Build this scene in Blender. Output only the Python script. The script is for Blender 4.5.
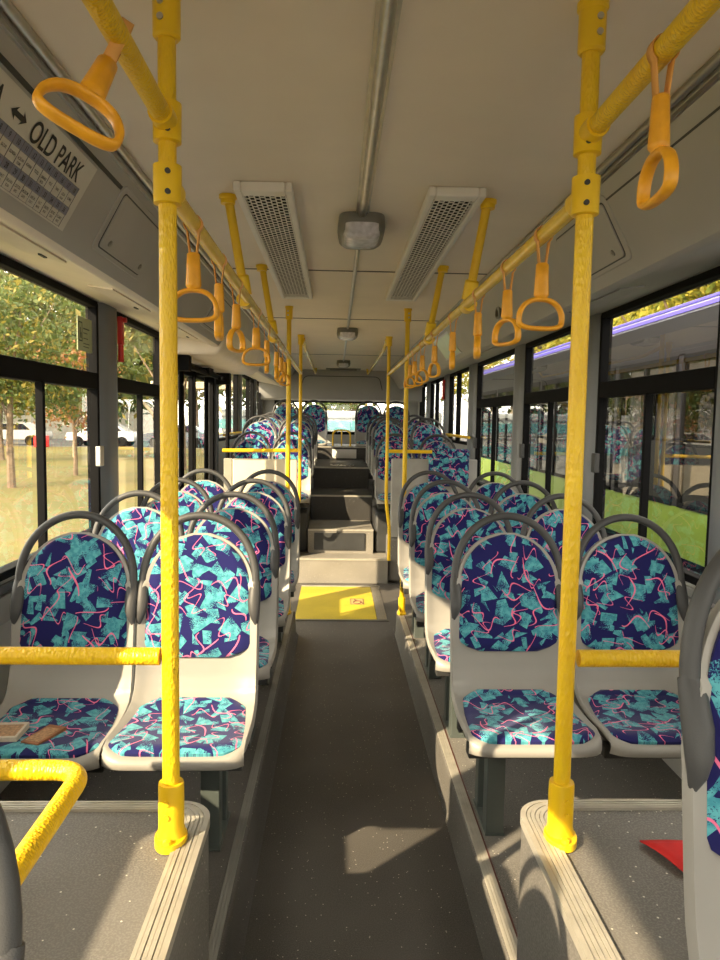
import bpy, math, random
from math import sin, cos, pi, radians, sqrt
from mathutils import Vector, Matrix, Quaternion
for o in list(bpy.data.objects): bpy.data.objects.remove(o)
S = bpy.context.scene
COL = S.collection
# ------------------------------------------------------------ camera
CX = Vector((0.99932292, -0.03319988, 0.01585755)); CY = Vector((0.01305474, -0.0829997, -0.99646406)); CZ = Vector((0.03439866, 0.99599639, -0.08251009))
cam = bpy.data.cameras.new('camera'); cam.sensor_fit = 'VERTICAL'; cam.sensor_height = 36; cam.lens = 27; cam.clip_start = .03; cam.clip_end = 500
co = bpy.data.objects.new('camera', cam); COL.objects.link(co); S.camera = co
mt = Matrix((CX, -CY, -CZ)).transposed().to_4x4(); mt.translation = (0, 0, 1.55); co.matrix_world = mt
# ------------------------------------------------------------ world, sun, exposure
W = bpy.data.worlds.new('World'); S.world = W; W.use_nodes = True
bg = W.node_tree.nodes['Background']; bg.inputs[0].default_value = (1, .94, .84, 1); bg.inputs[1].default_value = 6.1
sl = bpy.data.lights.new('sun', 'SUN'); sl.energy = 14.5; sl.color = (1, .80, .55); sl.angle = radians(.6)
so = bpy.data.objects.new('sun', sl); COL.objects.link(so)
so.rotation_euler = Vector((1, .91, -.78)).to_track_quat('-Z', 'Y').to_euler(); so.location = (-10, -9, 9)
S.view_settings.view_transform = 'Standard'; S.view_settings.look = 'None'; S.view_settings.gamma = 1
S.view_settings.exposure = .15; S.view_settings.use_curve_mapping = False
S.cycles.max_bounces = 10; S.cycles.diffuse_bounces = 6; S.cycles.transparent_max_bounces = 24; S.cycles.glossy_bounces = 4
S.cycles.sample_clamp_indirect = 6
R_ = random.Random(7)

# ------------------------------------------------------------ mesh helpers
class M:
    def __init__(s): s.v = []; s.f = []; s.uv = None
    def add(s, vs, fs):
        n = len(s.v); s.v += [tuple(p) for p in vs]; s.f += [tuple(i + n for i in f) for f in fs]; return s
    def box(s, a, b):
        x0, y0, z0 = a; x1, y1, z1 = b
        return s.add([(x0,y0,z0),(x1,y0,z0),(x1,y1,z0),(x0,y1,z0),(x0,y0,z1),(x1,y0,z1),(x1,y1,z1),(x0,y1,z1)],
                     [(0,3,2,1),(4,5,6,7),(0,1,5,4),(1,2,6,5),(2,3,7,6),(3,0,4,7)])
    def tube(s, pts, r, n=14, caps=True, flat=None, up=None):
        pts = [Vector(p) for p in pts]; N = len(pts)
        rs = r if isinstance(r, (list, tuple)) else [r]*N
        T = []
        for i in range(N):
            t = (pts[min(i+1, N-1)] - pts[max(i-1, 0)]); T.append(t.normalized())
        u = Vector(up) if up else (Vector((0,0,1)) if abs(T[0].z) < .9 else Vector((1,0,0)))
        u = (u - T[0]*u.dot(T[0])).normalized(); vs = []; fs = []
        for i in range(N):
            if i: u = (u - T[i]*u.dot(T[i])).normalized()
            w = T[i].cross(u); k = flat[i] if isinstance(flat, (list, tuple)) else (flat or 1)
            for j in range(n):
                a = 2*pi*j/n; vs.append(pts[i] + u*cos(a)*rs[i] + w*sin(a)*rs[i]*k)
        for i in range(N-1):
            for j in range(n):
                k = (j+1) % n; fs.append((i*n+j, i*n+k, (i+1)*n+k, (i+1)*n+j))
        if caps: fs.append(tuple(range(n-1, -1, -1))); fs.append(tuple((N-1)*n+j for j in range(n)))
        return s.add(vs, fs)
    def cyl(s, a, b, r, n=14): return s.tube([a, b], r, n)
    def lathe(s, prof, c=(0,0,0), n=20):
        vs = [(c[0]+r*cos(2*pi*j/n), c[1]+r*sin(2*pi*j/n), c[2]+z) for r, z in prof for j in range(n)]
        fs = [(i*n+j, i*n+(j+1)%n, (i+1)*n+(j+1)%n, (i+1)*n+j) for i in range(len(prof)-1) for j in range(n)]
        fs.append(tuple(range(n-1,-1,-1))); fs.append(tuple((len(prof)-1)*n+j for j in range(n)))
        return s.add(vs, fs)
    def prism(s, poly, y0, y1):      # poly in (x,z), extruded along y
        n = len(poly); vs = [(x, y0, z) for x, z in poly] + [(x, y1, z) for x, z in poly]
        fs = [(i, (i+1)%n, n+(i+1)%n, n+i) for i in range(n)] + [tuple(range(n-1,-1,-1)), tuple(range(n, 2*n))]
        return s.add(vs, fs)
    def prismz(s, poly, z0, z1):
        n = len(poly); vs = [(x, y, z0) for x, y in poly] + [(x, y, z1) for x, y in poly]
        fs = [(i, (i+1)%n, n+(i+1)%n, n+i) for i in range(n)] + [tuple(range(n-1,-1,-1)), tuple(range(n, 2*n))]
        return s.add(vs, fs)
    def xf(s, mat): s.v = [tuple(mat @ Vector(p)) for p in s.v]; return s

def setp(o, label=None, cat=None, group=None, kind=None):
    if label: o['label'] = label
    if cat: o['category'] = cat
    if group: o['group'] = group
    if kind: o['kind'] = kind
    return o
def mk(name, m, mat, parent=None, ang=35, bevel=0, world=False, seg=2):
    me = bpy.data.meshes.new(name); vs = m.v
    if world and parent is not None: L = parent.location; vs = [(p[0]-L.x, p[1]-L.y, p[2]-L.z) for p in vs]
    me.from_pydata(vs, [], m.f)
    if m.uv:
        ul = me.uv_layers.new(name='uv')
        for lp in me.loops: ul.data[lp.index].uv = m.uv[lp.vertex_index]
    me.materials.append(mat)
    o = bpy.data.objects.new(name, me); COL.objects.link(o)
    import bmesh
    bm = bmesh.new(); bm.from_mesh(me); bmesh.ops.recalc_face_normals(bm, faces=bm.faces); bm.to_mesh(me); bm.free()
    me.polygons.foreach_set('use_smooth', [ang > 0]*len(me.polygons))
    if ang > 0: me.set_sharp_from_angle(angle=radians(ang))
    if bevel:
        b = o.modifiers.new('bevel', 'BEVEL'); b.width = bevel; b.segments = seg; b.limit_method = 'ANGLE'; b.angle_limit = radians(40)
    if parent is not None: o.parent = parent
    return o
def struct(name, m, mat, ang=30, bevel=0, parent=None):
    return setp(mk(name, m, mat, parent, ang, bevel), kind='structure')
def thing(name, label, cat, loc=(0,0,0), rz=0, group=None):
    o = bpy.data.objects.new(name, None); COL.objects.link(o); o.location = loc; o.rotation_euler = (0,0,rz); o.empty_display_size = .1
    return setp(o, label, cat, group)
def dup(root, loc, rz=0, label=None, group=None, rot=None):
    r = root.copy(); COL.objects.link(r); r.location = loc; r.rotation_euler = rot or (0,0,rz)
    if label: r['label'] = label
    if group: r['group'] = group
    for ch in list(root.children):
        c = ch.copy(); COL.objects.link(c); c.parent = r
        for g in ch.children:
            d = g.copy(); COL.objects.link(d); d.parent = c
    return r
def fillet(pts, r, n=6):
    pts = [Vector(p) for p in pts]; out = [pts[0]]
    for i in range(1, len(pts)-1):
        a = (pts[i-1]-pts[i]).normalized(); b = (pts[i+1]-pts[i]).normalized(); p = pts[i]
        for k in range(n+1):
            t = k/n; out.append((p+a*r)*(1-t)**2 + p*2*t*(1-t) + (p+b*r)*t*t)
    out.append(pts[-1]); return out

# ------------------------------------------------------------ materials
def nt(name):
    m = bpy.data.materials.new(name); m.use_nodes = True; t = m.node_tree; return m, t, t.nodes['Principled BSDF']
def mathn(t, op, a, b=None, c=None):
    n = t.nodes.new('ShaderNodeMath'); n.operation = op
    for i, x in enumerate((a, b, c)):
        if x is None: continue
        if isinstance(x, (int, float)): n.inputs[i].default_value = x
        else: t.links.new(x, n.inputs[i])
    return n.outputs[0]
def mixc(t, f, a, b):
    n = t.nodes.new('ShaderNodeMix'); n.data_type = 'RGBA'
    if isinstance(f, float): n.inputs[0].default_value = f
    else: t.links.new(f, n.inputs[0])
    for i, x in ((6, a), (7, b)):
        if isinstance(x, tuple): n.inputs[i].default_value = (*x[:3], 1)
        else: t.links.new(x, n.inputs[i])
    return n.outputs[2]
def noise(t, scale, detail=3, vec=None, rough=.5):
    n = t.nodes.new('ShaderNodeTexNoise'); n.inputs['Scale'].default_value = scale; n.inputs['Detail'].default_value = detail; n.inputs['Roughness'].default_value = rough
    if vec is not None: t.links.new(vec, n.inputs['Vector'])
    return n.outputs[0]
def objc(t):
    return t.nodes.new('ShaderNodeTexCoord').outputs['Object']
def bump(t, b, h, strength=.3, dist=.002):
    n = t.nodes.new('ShaderNodeBump'); n.inputs['Strength'].default_value = strength; n.inputs['Distance'].default_value = dist
    t.links.new(h, n.inputs['Height']); t.links.new(n.outputs[0], b.inputs['Normal'])
def ramp(t, v, lo, hi):
    n = t.nodes.new('ShaderNodeMapRange'); n.inputs[1].default_value = lo; n.inputs[2].default_value = hi; t.links.new(v, n.inputs[0]); return n.outputs[0]
def plain(name, col, rough=.5, metal=0, var=.12, vs=6, bs=0, bsc=200, spec=.5):
    m, t, b = nt(name); c = objc(t)
    v = noise(t, vs, 4, c)
    t.links.new(mixc(t, ramp(t, v, .3, .7), tuple(x*(1-var) for x in col), tuple(min(1, x*(1+var)) for x in col)), b.inputs['Base Color'])
    b.inputs['Roughness'].default_value = rough; b.inputs['Metallic'].default_value = metal; b.inputs['Specular IOR Level'].default_value = spec
    if bs: bump(t, b, noise(t, bsc, 2, c), bs, .001)
    return m
def yellow_sleeve():
    m, t, b = nt('yellow_textured_sleeve'); c = objc(t)
    b.inputs['Base Color'].default_value = (.84, .55, .010, 1); b.inputs['Roughness'].default_value = .38
    v = t.nodes.new('ShaderNodeTexVoronoi'); v.inputs['Scale'].default_value = 190
    mp = t.nodes.new('ShaderNodeMapping'); mp.inputs['Scale'].default_value = (1, 1, .45); t.links.new(c, mp.inputs[0]); t.links.new(mp.outputs[0], v.inputs['Vector'])
    bump(t, b, v.outputs['Distance'], .8, .0022)
    n = noise(t, 9, 3, c); t.links.new(mixc(t, ramp(t, n, .35, .7), (.84, .56, .010), (.80, .49, .010)), b.inputs['Base Color'])
    return m
def floor_mat(name, col, sp=(.55,.52,.45)):
    m, t, b = nt(name); c = objc(t)
    v = t.nodes.new('ShaderNodeTexVoronoi'); v.inputs['Scale'].default_value = 55; t.links.new(c, v.inputs['Vector'])
    d = mathn(t, 'LESS_THAN', v.outputs['Distance'], .11)
    sep = t.nodes.new('ShaderNodeSeparateColor'); t.links.new(v.outputs['Color'], sep.inputs[0])
    d = mathn(t, 'MULTIPLY', d, mathn(t, 'GREATER_THAN', sep.outputs[0], .45))
    n = noise(t, 3, 5, c); n2 = noise(t, 260, 2, c)
    base = mixc(t, ramp(t, n, .35, .65), tuple(x*.8 for x in col), tuple(x*1.18 for x in col))
    base = mixc(t, ramp(t, n2, .45, .62), base, tuple(x*1.5 for x in col))
    t.links.new(mixc(t, d, base, sp), b.inputs['Base Color'])
    b.inputs['Roughness'].default_value = .55; bump(t, b, n2, .25, .001)
    return m
def fabric():
    m, t, b = nt('seat_fabric')
    uv = t.nodes.new('ShaderNodeUVMap').outputs[0]
    oi = t.nodes.new('ShaderNodeObjectInfo')
    off = t.nodes.new('ShaderNodeCombineXYZ'); t.links.new(mathn(t, 'MULTIPLY', oi.outputs['Random'], 37.3), off.inputs[0]); t.links.new(mathn(t, 'MULTIPLY', oi.outputs['Random'], 91.7), off.inputs[1])
    ad = t.nodes.new('ShaderNodeVectorMath'); ad.operation = 'ADD'; t.links.new(uv, ad.inputs[0]); t.links.new(off.outputs[0], ad.inputs[1])
    P0 = ad.outputs[0]
    def cells(scale, shift, seedrot):
        sc = t.nodes.new('ShaderNodeVectorMath'); sc.operation = 'MULTIPLY_ADD'; t.links.new(P0, sc.inputs[0]); sc.inputs[1].default_value = (scale, scale, 0); sc.inputs[2].default_value = (shift, shift*1.7, 0)
        v = t.nodes.new('ShaderNodeTexVoronoi'); v.voronoi_dimensions = '2D'; v.inputs['Scale'].default_value = 1; v.inputs['Randomness'].default_value = .8
        t.links.new(sc.outputs[0], v.inputs['Vector'])
        sb = t.nodes.new('ShaderNodeVectorMath'); sb.operation = 'SUBTRACT'; t.links.new(sc.outputs[0], sb.inputs[0]); t.links.new(v.outputs['Position'], sb.inputs[1])
        se = t.nodes.new('ShaderNodeSeparateColor'); t.links.new(v.outputs['Color'], se.inputs[0])
        rt = t.nodes.new('ShaderNodeVectorRotate'); rt.rotation_type = 'Z_AXIS'; t.links.new(sb.outputs[0], rt.inputs['Vector'])
        t.links.new(mathn(t, 'MULTIPLY_ADD', se.outputs[0], 6.283, seedrot), rt.inputs['Angle'])
        xy = t.nodes.new('ShaderNodeSeparateXYZ'); t.links.new(rt.outputs[0], xy.inputs[0])
        return xy.outputs[0], xy.outputs[1], se.outputs[1], se.outputs[2], sc.outputs[0]
    grain = noise(t, 300, 2, P0, .8); blot = noise(t, 22, 3, P0, .6)
    def shards(scale, shift, rot, ax, ay):
        x, y, g, bl, _ = cells(scale, shift, rot)
        ys = mathn(t, 'ADD', y, mathn(t, 'MULTIPLY', x, mathn(t, 'SUBTRACT', g, .5)))
        wid = mathn(t, 'ADD', mathn(t, 'MULTIPLY_ADD', bl, .22, ay), mathn(t, 'MULTIPLY', x, mathn(t, 'MULTIPLY_ADD', g, .9, -.3)))
        e1 = mathn(t, 'SUBTRACT', wid, mathn(t, 'ABSOLUTE', ys)); e2 = mathn(t, 'SUBTRACT', mathn(t, 'MULTIPLY_ADD', g, .2, ax), mathn(t, 'ABSOLUTE', x))
        ins = mathn(t, 'MINIMUM', e1, e2)
        # dry brushed: grain eats one side of the shard
        eat = mathn(t, 'ADD', mathn(t, 'MULTIPLY', mathn(t, 'SUBTRACT', grain, .5), 4.2), mathn(t, 'MULTIPLY', mathn(t, 'SUBTRACT', blot, .55), 3.2))
        sol = mathn(t, 'LESS_THAN', mathn(t, 'ADD', eat, mathn(t, 'MULTIPLY', y, -2.0)), .20)
        return mathn(t, 'MULTIPLY', mathn(t, 'GREATER_THAN', ins, 0), sol)
    s1 = shards(11, 3.1, 0, .24, .09); s2 = shards(15, 9.4, 1.1, .26, .0); s3 = shards(11, 21.3, 2.3, .20, .05)
    teal = mathn(t, 'MAXIMUM', mathn(t, 'MAXIMUM', s1, s2), s3)
    def scrib(scale, shift, amp, fr, w):
        x, y, g, bl, _ = cells(scale, shift, .4)
        k = mathn(t, 'SINE', mathn(t, 'ADD', mathn(t, 'MULTIPLY', mathn(t, 'ADD', x, mathn(t, 'MULTIPLY', y, .5)), mathn(t, 'MULTIPLY_ADD', g, 8, fr)), mathn(t, 'MULTIPLY', bl, 6)))
        c = mathn(t, 'SUBTRACT', y, mathn(t, 'MULTIPLY', k, mathn(t, 'MULTIPLY_ADD', bl, .1, amp)))
        w2 = mathn(t, 'MULTIPLY', mathn(t, 'MULTIPLY_ADD', mathn(t, 'ABSOLUTE', x), -1.4, 1.25), w)
        return mathn(t, 'MULTIPLY', mathn(t, 'LESS_THAN', mathn(t, 'ABSOLUTE', c), w2), mathn(t, 'LESS_THAN', mathn(t, 'ABSOLUTE', x), .42))
    pk = mathn(t, 'MAXIMUM', scrib(8, 5.5, .12, 2.5, .020), scrib(10.5, 15.5, .17, 4.5, .022))
    tc = mixc(t, ramp(t, noise(t, 60, 2, P0), .4, .6), (.05, .27, .35), (.11, .42, .48))
    col = mixc(t, teal, (.009, .009, .098), tc)
    col = mixc(t, pk, col, (.80, .17, .33))
    t.links.new(col, b.inputs['Base Color']); b.inputs['Roughness'].default_value = .85; b.inputs['Specular IOR Level'].default_value = .25
    b.inputs['Sheen Weight'].default_value = .15
    bump(t, b, noise(t, 900, 2, P0), .3, .001)
    return m
def glass(name, tint, ior=1.5, rough=0.0):
    m = bpy.data.materials.new(name); m.use_nodes = True; t = m.node_tree; t.nodes.clear()
    o = t.nodes.new('ShaderNodeOutputMaterial'); tr = t.nodes.new('ShaderNodeBsdfTransparent'); gl = t.nodes.new('ShaderNodeBsdfGlossy'); mx = t.nodes.new('ShaderNodeMixShader'); fr = t.nodes.new('ShaderNodeFresnel')
    tr.inputs[0].default_value = (*tint, 1); gl.inputs['Roughness'].default_value = rough; fr.inputs[0].default_value = ior
    g = t.nodes.new('ShaderNodeNewGeometry')   # same reflectance from either face of the pane
    ab = mathn(t, 'MULTIPLY', fr.outputs[0], 1.0)
    lw = t.nodes.new('ShaderNodeLayerWeight'); lw.inputs[0].default_value = .5
    f = mathn(t, 'MULTIPLY_ADD', mathn(t, 'POWER', lw.outputs['Facing'], 4.0), .8, (ior-1)**2/(ior+1)**2*1.9)
    t.links.new(mathn(t, 'MINIMUM', f, 1.0), mx.inputs[0]); t.links.new(tr.outputs[0], mx.inputs[1]); t.links.new(gl.outputs[0], mx.inputs[2]); t.links.new(mx.outputs[0], o.inputs[0])
    t.nodes.remove(fr) if False else None
    return m
def leafmat(name, c1, c2, c3=None):
    m, t, b = nt(name)
    g = t.nodes.new('ShaderNodeNewGeometry'); r = g.outputs['Random Per Island']
    col = mixc(t, r, c1, c2)
    if c3: col = mixc(t, mathn(t, 'GREATER_THAN', r, .8), col, c3)
    t.links.new(col, b.inputs['Base Color']); b.inputs['Roughness'].default_value = .6
    tl = t.nodes.new('ShaderNodeBsdfTranslucent'); t.links.new(col, tl.inputs[0])
    mx = t.nodes.new('ShaderNodeMixShader'); mx.inputs[0].default_value = .4
    out = t.nodes['Material Output']; t.links.new(b.outputs[0], mx.inputs[1]); t.links.new(tl.outputs[0], mx.inputs[2]); t.links.new(mx.outputs[0], out.inputs[0])
    return m
YS = yellow_sleeve()
YP = plain('yellow_paint', (.84, .54, .010), .35, var=.06)
YH = plain('amber_handle_plastic', (.80, .37, .015), .38, var=.12, vs=30)
STRAP = plain('tan_strap', (.72, .36, .09), .7, var=.1)
FAB = fabric()
SHELL = plain('grey_seat_shell', (.32, .305, .28), .42, var=.05, vs=4, bs=.15, bsc=400)
HOOP = plain('charcoal_grab_plastic', (.055, .055, .057), .5, var=.1, bs=.3, bsc=500)
LEGM = plain('grey_green_leg', (.075, .09, .085), .45, var=.1)
CEIL = plain('ceiling_laminate', (.80, .71, .59), .6, var=.04, vs=3, bs=.1, bsc=90)
COVE = plain('grey_cove_panel', (.40, .39, .375), .5, var=.05, vs=3)
LIP = plain('cream_lip_panel', (.80, .71, .59), .5, var=.05)
WALLM = plain('grey_wall_laminate', (.42, .42, .40), .5, var=.08, bs=.15, bsc=120)
PILL = plain('grey_pillar', (.17, .178, .19), .45, var=.05)
BLACK = plain('black_rubber', (.006, .006, .0065), .7, var=.2, spec=.08)
DARK = plain('dark_plastic', (.035, .036, .037), .5, var=.2)
ALU = plain('brushed_aluminium', (.55, .53, .49), .33, metal=.9, var=.1, vs=20)
TRIMM = plain('ribbed_trim', (.46, .43, .37), .45, metal=.3, var=.12, vs=20)
FLOOR = floor_mat('dark_aisle_vinyl', (.074, .068, .062))
PLAT = floor_mat('grey_platform_vinyl', (.14, .132, .122), (.7,.66,.58))
YFLOOR = floor_mat('yellow_floor_vinyl', (.46, .35, .025), (.6,.5,.1))
GL = glass('window_glass', (.84, .84, .78), 1.42)
GLR = glass('tinted_window_glass', (.66, .66, .63), 1.64)
CREAM = plain('cream_panel', (.62, .55, .42), .4, var=.04)
WHITE = plain('white_plastic', (.78, .75, .70), .45, var=.04)
RED = plain('red_plastic', (.62, .02, .018), .35, var=.1)
LENS = plain('lamp_lens', (.62, .60, .66), .22, var=.2, vs=40, bs=.6, bsc=90)
GREYD = plain('grey_lamp_body', (.17, .165, .15), .4, var=.05)

# ------------------------------------------------------------ room shell
XL, XR = -1.2, 1.36
Y0, Y1 = -2.0, 12.0
ZT, ZB = 2.11, .96
struct('floor', M().box((XL, Y0, -.15), (XR, Y1, 0)), FLOOR)
# raised side platforms with rounded kerbs
def platform(sgn, xe, xb, xw, y0, y1, zt=.18):
    pts = [(xw, 0.0), (xw, zt)]
    n = 6
    for i in range(n+1):
        a = pi/2*i/n; pts.append((xe - sgn*.0 + (xb-xe)*.35*sin(a), zt-.03*(1-cos(a))))
    pts += [(xe+(xb-xe)*.55, .03), (xb, .004), (xb, 0)]
    return M().prism(pts, y0, y1)
struct('floor_left_platform', platform(-1, -.285, -.25, XL, Y0, 5.08), FLOOR, ang=50)
struct('floor_right_platform', platform(1, .462, .447, XR, Y0, 5.12), floor_mat('mid_grey_platform_vinyl', (.115, .108, .098), (.6,.56,.5)), ang=50)
def ribbed(x0, x1, z, y0, y1, nr=4, h=.003):
    m = M(); w = (x1-x0)/nr
    for i in range(nr): m.box((x0+i*w+.001, y0, z), (x0+(i+1)*w-.001, y1, z+h))
    return m.box((x0, y0, z-.001), (x1, y1, z+.001))
struct('trim_1', ribbed(-.315, -.285, .18, Y0, 5.08, 3), plain('dark_edge_strip', (.24,.23,.21), .45, metal=.2, var=.12), ang=0)
struct('trim_2', ribbed(.464, .50, .18, Y0, 5.12, 4), TRIMM, ang=0)
struct('trim_3', M().box((.5, Y0, .18), (.505, 5.12, .1815)), plain('red_brown_seam', (.10,.03,.02), .6), ang=0)
# wheel arch boxes in the foreground
def rcorner(x0, x1, y0, y1, r, side):   # rounded rear inner corner
    p = []
    if side > 0:   # inner edge is x0 (right box)
        p = [(x1, y0), (x1, y1)]
        for i in range(9):
            a = pi/2 + pi/2*i/8; p.append((x0+r+r*cos(a), y1-r+r*sin(a)))
        p += [(x0, y0)]
    else:
        p = [(x0, y0), (x0, y1)]
        for i in range(9):
            a = pi/2 - pi/2*i/8; p.append((x1-r+r*cos(a), y1-r+r*sin(a)))
        p += [(x1, y0)]
    return p
def archbox(side, x0, x1, y1, nm, tn):
    struct(nm, M().prismz(rcorner(x0, x1, Y0+.9, y1, .07, side), .18, .712), PLAT, ang=40)
    # ribbed nosing that follows the corner
    inner = (x0 if side > 0 else x1)
    w = .052; m = M()
    for k in range(6):
        d0 = k*w/6 + (.0006 if k else -.003); d1 = (k+1)*w/6-.0006
        a = rcorner(x0+(d0 if side > 0 else 0), x1-(0 if side > 0 else d0), Y0+.9, y1-d0*.55, .07-d0*.3, side)
        b = rcorner(x0+(d1 if side > 0 else 0), x1-(0 if side > 0 else d1), Y0+.9, y1-d1*.55, .07-d1*.3, side)
        a = a[1:]; b = b[1:]; n = len(a); z = .719 if k % 2 else .7205
        vs = [(x, y, z) for x, y in a] + [(x, y, z) for x, y in b] + [(x, y, .70) for x, y in a] + [(x, y, .70) for x, y in b]
        fs = []
        for i in range(n-1): fs += [(i, i+1, n+i+1, n+i), (i, 2*n+i, 2*n+i+1, i+1), (n+i, n+i+1, 3*n+i+1, 3*n+i)]
        m.add(vs, fs)
    struct(tn, m, TRIMM, ang=30)
archbox(1, .405, XR, 1.512, 'floor_right_wheel_box', 'trim_4')
archbox(-1, XL, -.255, 1.512, 'floor_left_wheel_box', 'trim_5')
# yellow door zone and its strips
struct('trim_6', M().box((-.30, 5.50, 0), (.34, 6.60, .004)), YFLOOR, ang=0)
struct('trim_7', ribbed(.345, .42, .001, 5.50, 6.66, 4, .005), ALU, ang=0)
struct('trim_8', M().box((-.30, 5.46, 0), (.43, 5.495, .006)), plain('dark_metal_strip', (.16,.155,.14), .4, metal=.4), ang=0)
struct('trim_9', M().box((-.30, 6.605, 0), (.43, 6.64, .006)), TRIMM, ang=0)
# rear steps
STEPD = floor_mat('dark_step_vinyl', (.035, .033, .031), (.3,.3,.28))
TAN = floor_mat('step_riser_vinyl', (.20, .185, .16))
steps = [(-.372, .512, 6.75, 7.05, 0, .235), (-.262, .385, 7.05, 7.75, .0, .47), (-.26, .40, 7.75, 8.6, 0, .735), (-.26, .40, 8.6, 10.4, 0, .985), (-.60, .80, 10.4, 12, 0, 1.165)]
for i, (a, b, c, d, e, f) in enumerate(steps):
    struct('floor_step', M().box((a, c, e), (b, d if i == 4 else d+.3, f)), TAN if i < 2 else STEPD, bevel=.004)
    struct('trim_%d' % (10+i), M().box((a, c-.006, f-.012), (b, c+.035, f+.004)), TRIMM, ang=0)
struct('trim_15', M().box((-.05, 10.388, 1.0), (.30, 10.40, 1.13)).box((-.03, 10.38, 1.02), (.28, 10.392, 1.11)), WHITE, ang=0)
struct('trim_16', M().box((-.20, 7.036, .27), (.30, 7.05, .44)), DARK, bevel=.003)
# side podiums under the rear seats
for nm, a, b in (('left', XL, -.262), ('right', .40, XR)):
    struct('floor_%s_rear_podium' % nm, M().box((a if nm == 'left' else .512, 6.8, 0), (-.372 if nm == 'left' else b, 7.75, .44)), PLAT, bevel=.03)
    struct('floor_%s_upper_podium' % nm, M().box((a, 7.75, 0), (b, 10.75, .70)), PLAT, bevel=.02)
    struct('floor_%s_rear_bench' % nm, M().box((a if nm == 'left' else .80, 10.75, 0), (-.60 if nm == 'left' else b, Y1, 1.165)), PLAT, bevel=.01)
    xx = (-.372, -.29) if nm == 'left' else (.43, .512)
    struct('floor_%s_equipment_box' % nm, M().box((-.60 if nm == 'left' else .40, 7.08, .235), (-.262 if nm == 'left' else .72, 7.74, .64)), DARK, bevel=.03)

LW = [(-1.9, -.92), (-.72, .66), (1.08, 1.97), (2.30, 3.70), (3.98, 5.02), (7.42, 8.85), (9.15, 10.55), (10.82, 11.8)]
RW = [(-1.9, -.75), (-.5, .68), (.92, 2.28), (2.54, 3.72), (3.95, 5.20), (5.47, 6.96), (7.34, 8.66), (9.02, 10.4), (10.75, 11.75)]
def sidewall(nm, xi, xo, wins, door=None):
    m = M(); x0, x1 = min(xi, xo), max(xi, xo)
    def lo(y): return 1.32 if y > 7.0 else (1.33 if (y < 1 and xi < 0) else ZB)
    edges = sorted([(a, b, lo(a)) for a, b in wins] + ([(door[0], door[1], -1)] if door else []))
    y = Y0
    for a, b, z in edges:
        m.box((x0, y, 0), (x1, a, 2.34))
        if z > 0: m.box((x0, a, 0), (x1, b, z))
        m.box((x0, a, ZT if z > 0 else 2.03), (x1, b, 2.34))
        y = b
    m.box((x0, y, 0), (x1, Y1, 2.34))
    return struct('wall_'+nm, m, WALLM, ang=0)
DOOR = (5.14, 7.25)
sidewall('left', XL, XL-.05, LW, DOOR); sidewall('right', XR, XR+.05, RW)
# window frames, sliders, glass
wn = 0
for side, wins in ((-1, LW), (1, RW)):
    xi = XL if side < 0 else XR
    for (a, b) in wins:
        wn += 1; rear = a > 7 or (a < 2 and side < 0); zb = 1.32 if a > 7 else (1.33 if rear and a < 1 else ZB)
        m = M(); f = .022; xa, xb = (xi-.053, xi+.004) if side < 0 else (xi-.004, xi+.053)
        m.box((xa, a-.005, zb), (xb, a+f, ZT)).box((xa, b-f, zb), (xb, b+.005, ZT)).box((xa, a, ZT-f), (xb, b, ZT+.01)).box((xa, a, zb-.01), (xb, b, zb+f))
        mid = (a+b)/2
        if not rear:
            m.box((xa, a+f, 1.685), (xb, b-f, 1.765))
            m.box((xi-.026, mid-.012, zb+f), (xi+.008, mid+.012, 1.69)) if side < 0 else m.box((xi-.008, mid-.012, zb+f), (xi+.026, mid+.012, 1.69))
        elif a > 7:
            m.box((xi-.026, mid-.012, zb+f), (xi+.026, mid+.012, ZT-f))
        w = struct('window_%d' % wn, m, BLACK, ang=0, bevel=.004)
        xg = xi-.018 if side < 0 else xi+.018
        g = M().add([(xg, a+f*.5, zb+f*.5), (xg, b-f*.5, zb+f*.5), (xg, b-f*.5, ZT-f*.5), (xg, a+f*.5, ZT-f*.5)], [(0,1,2,3)])
        go = mk('glass', g, GL if side < 0 else GLR, w, 0)
        if not rear:
            xh = xi+.004 if side < 0 else xi-.03
            mk('slider_catch', M().box((xh, b-f-.05, 1.30), (xh+.026, b-f+.005, 1.40)), ALU if side < 0 else DARK, w, 0, .004)
# window pillars (inner covers)
def pil(side, y0, y1, z0=.9):
    xi = XL if side < 0 else XR; s = -side
    pr = [(xi, y0), (xi+s*.022, y0+.02), (xi+s*.03, y0+(y1-y0)*.3), (xi+s*.03, y1-(y1-y0)*.3), (xi+s*.022, y1-.02), (xi, y1)]
    return M().prismz(pr, z0, 2.12)
tn = 20
for side, wins in ((-1, LW), (1, RW)):
    for i in range(len(wins)-1):
        a, b = wins[i][1], wins[i+1][0]
        if b-a > .6: continue
        struct('trim_%d' % tn, pil(side, a+.012, b-.012, 1.3 if a > 7 else .93), PILL, ang=50); tn += 1
# sill rails
for side in (-1, 1):
    xi = XL if side < 0 else XR; s = -side
    for (a, b) in (((Y0, 5.05),) if side < 0 else ((Y0, 7.1),)):
        x0, x1 = sorted((xi, xi+s*.018))
        struct('trim_%d' % tn, M().box((x0, a, ZB-.05), (x1, b, ZB-.02)), DARK if side < 0 else ALU, ang=0, bevel=.003); tn += 1
        struct('trim_%d' % tn, M().box((x0, a, .80), (x1, b, ZB-.06)), plain('wall_rail_grey', (.33,.33,.32), .5), ang=0, bevel=.004); tn += 1
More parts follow.
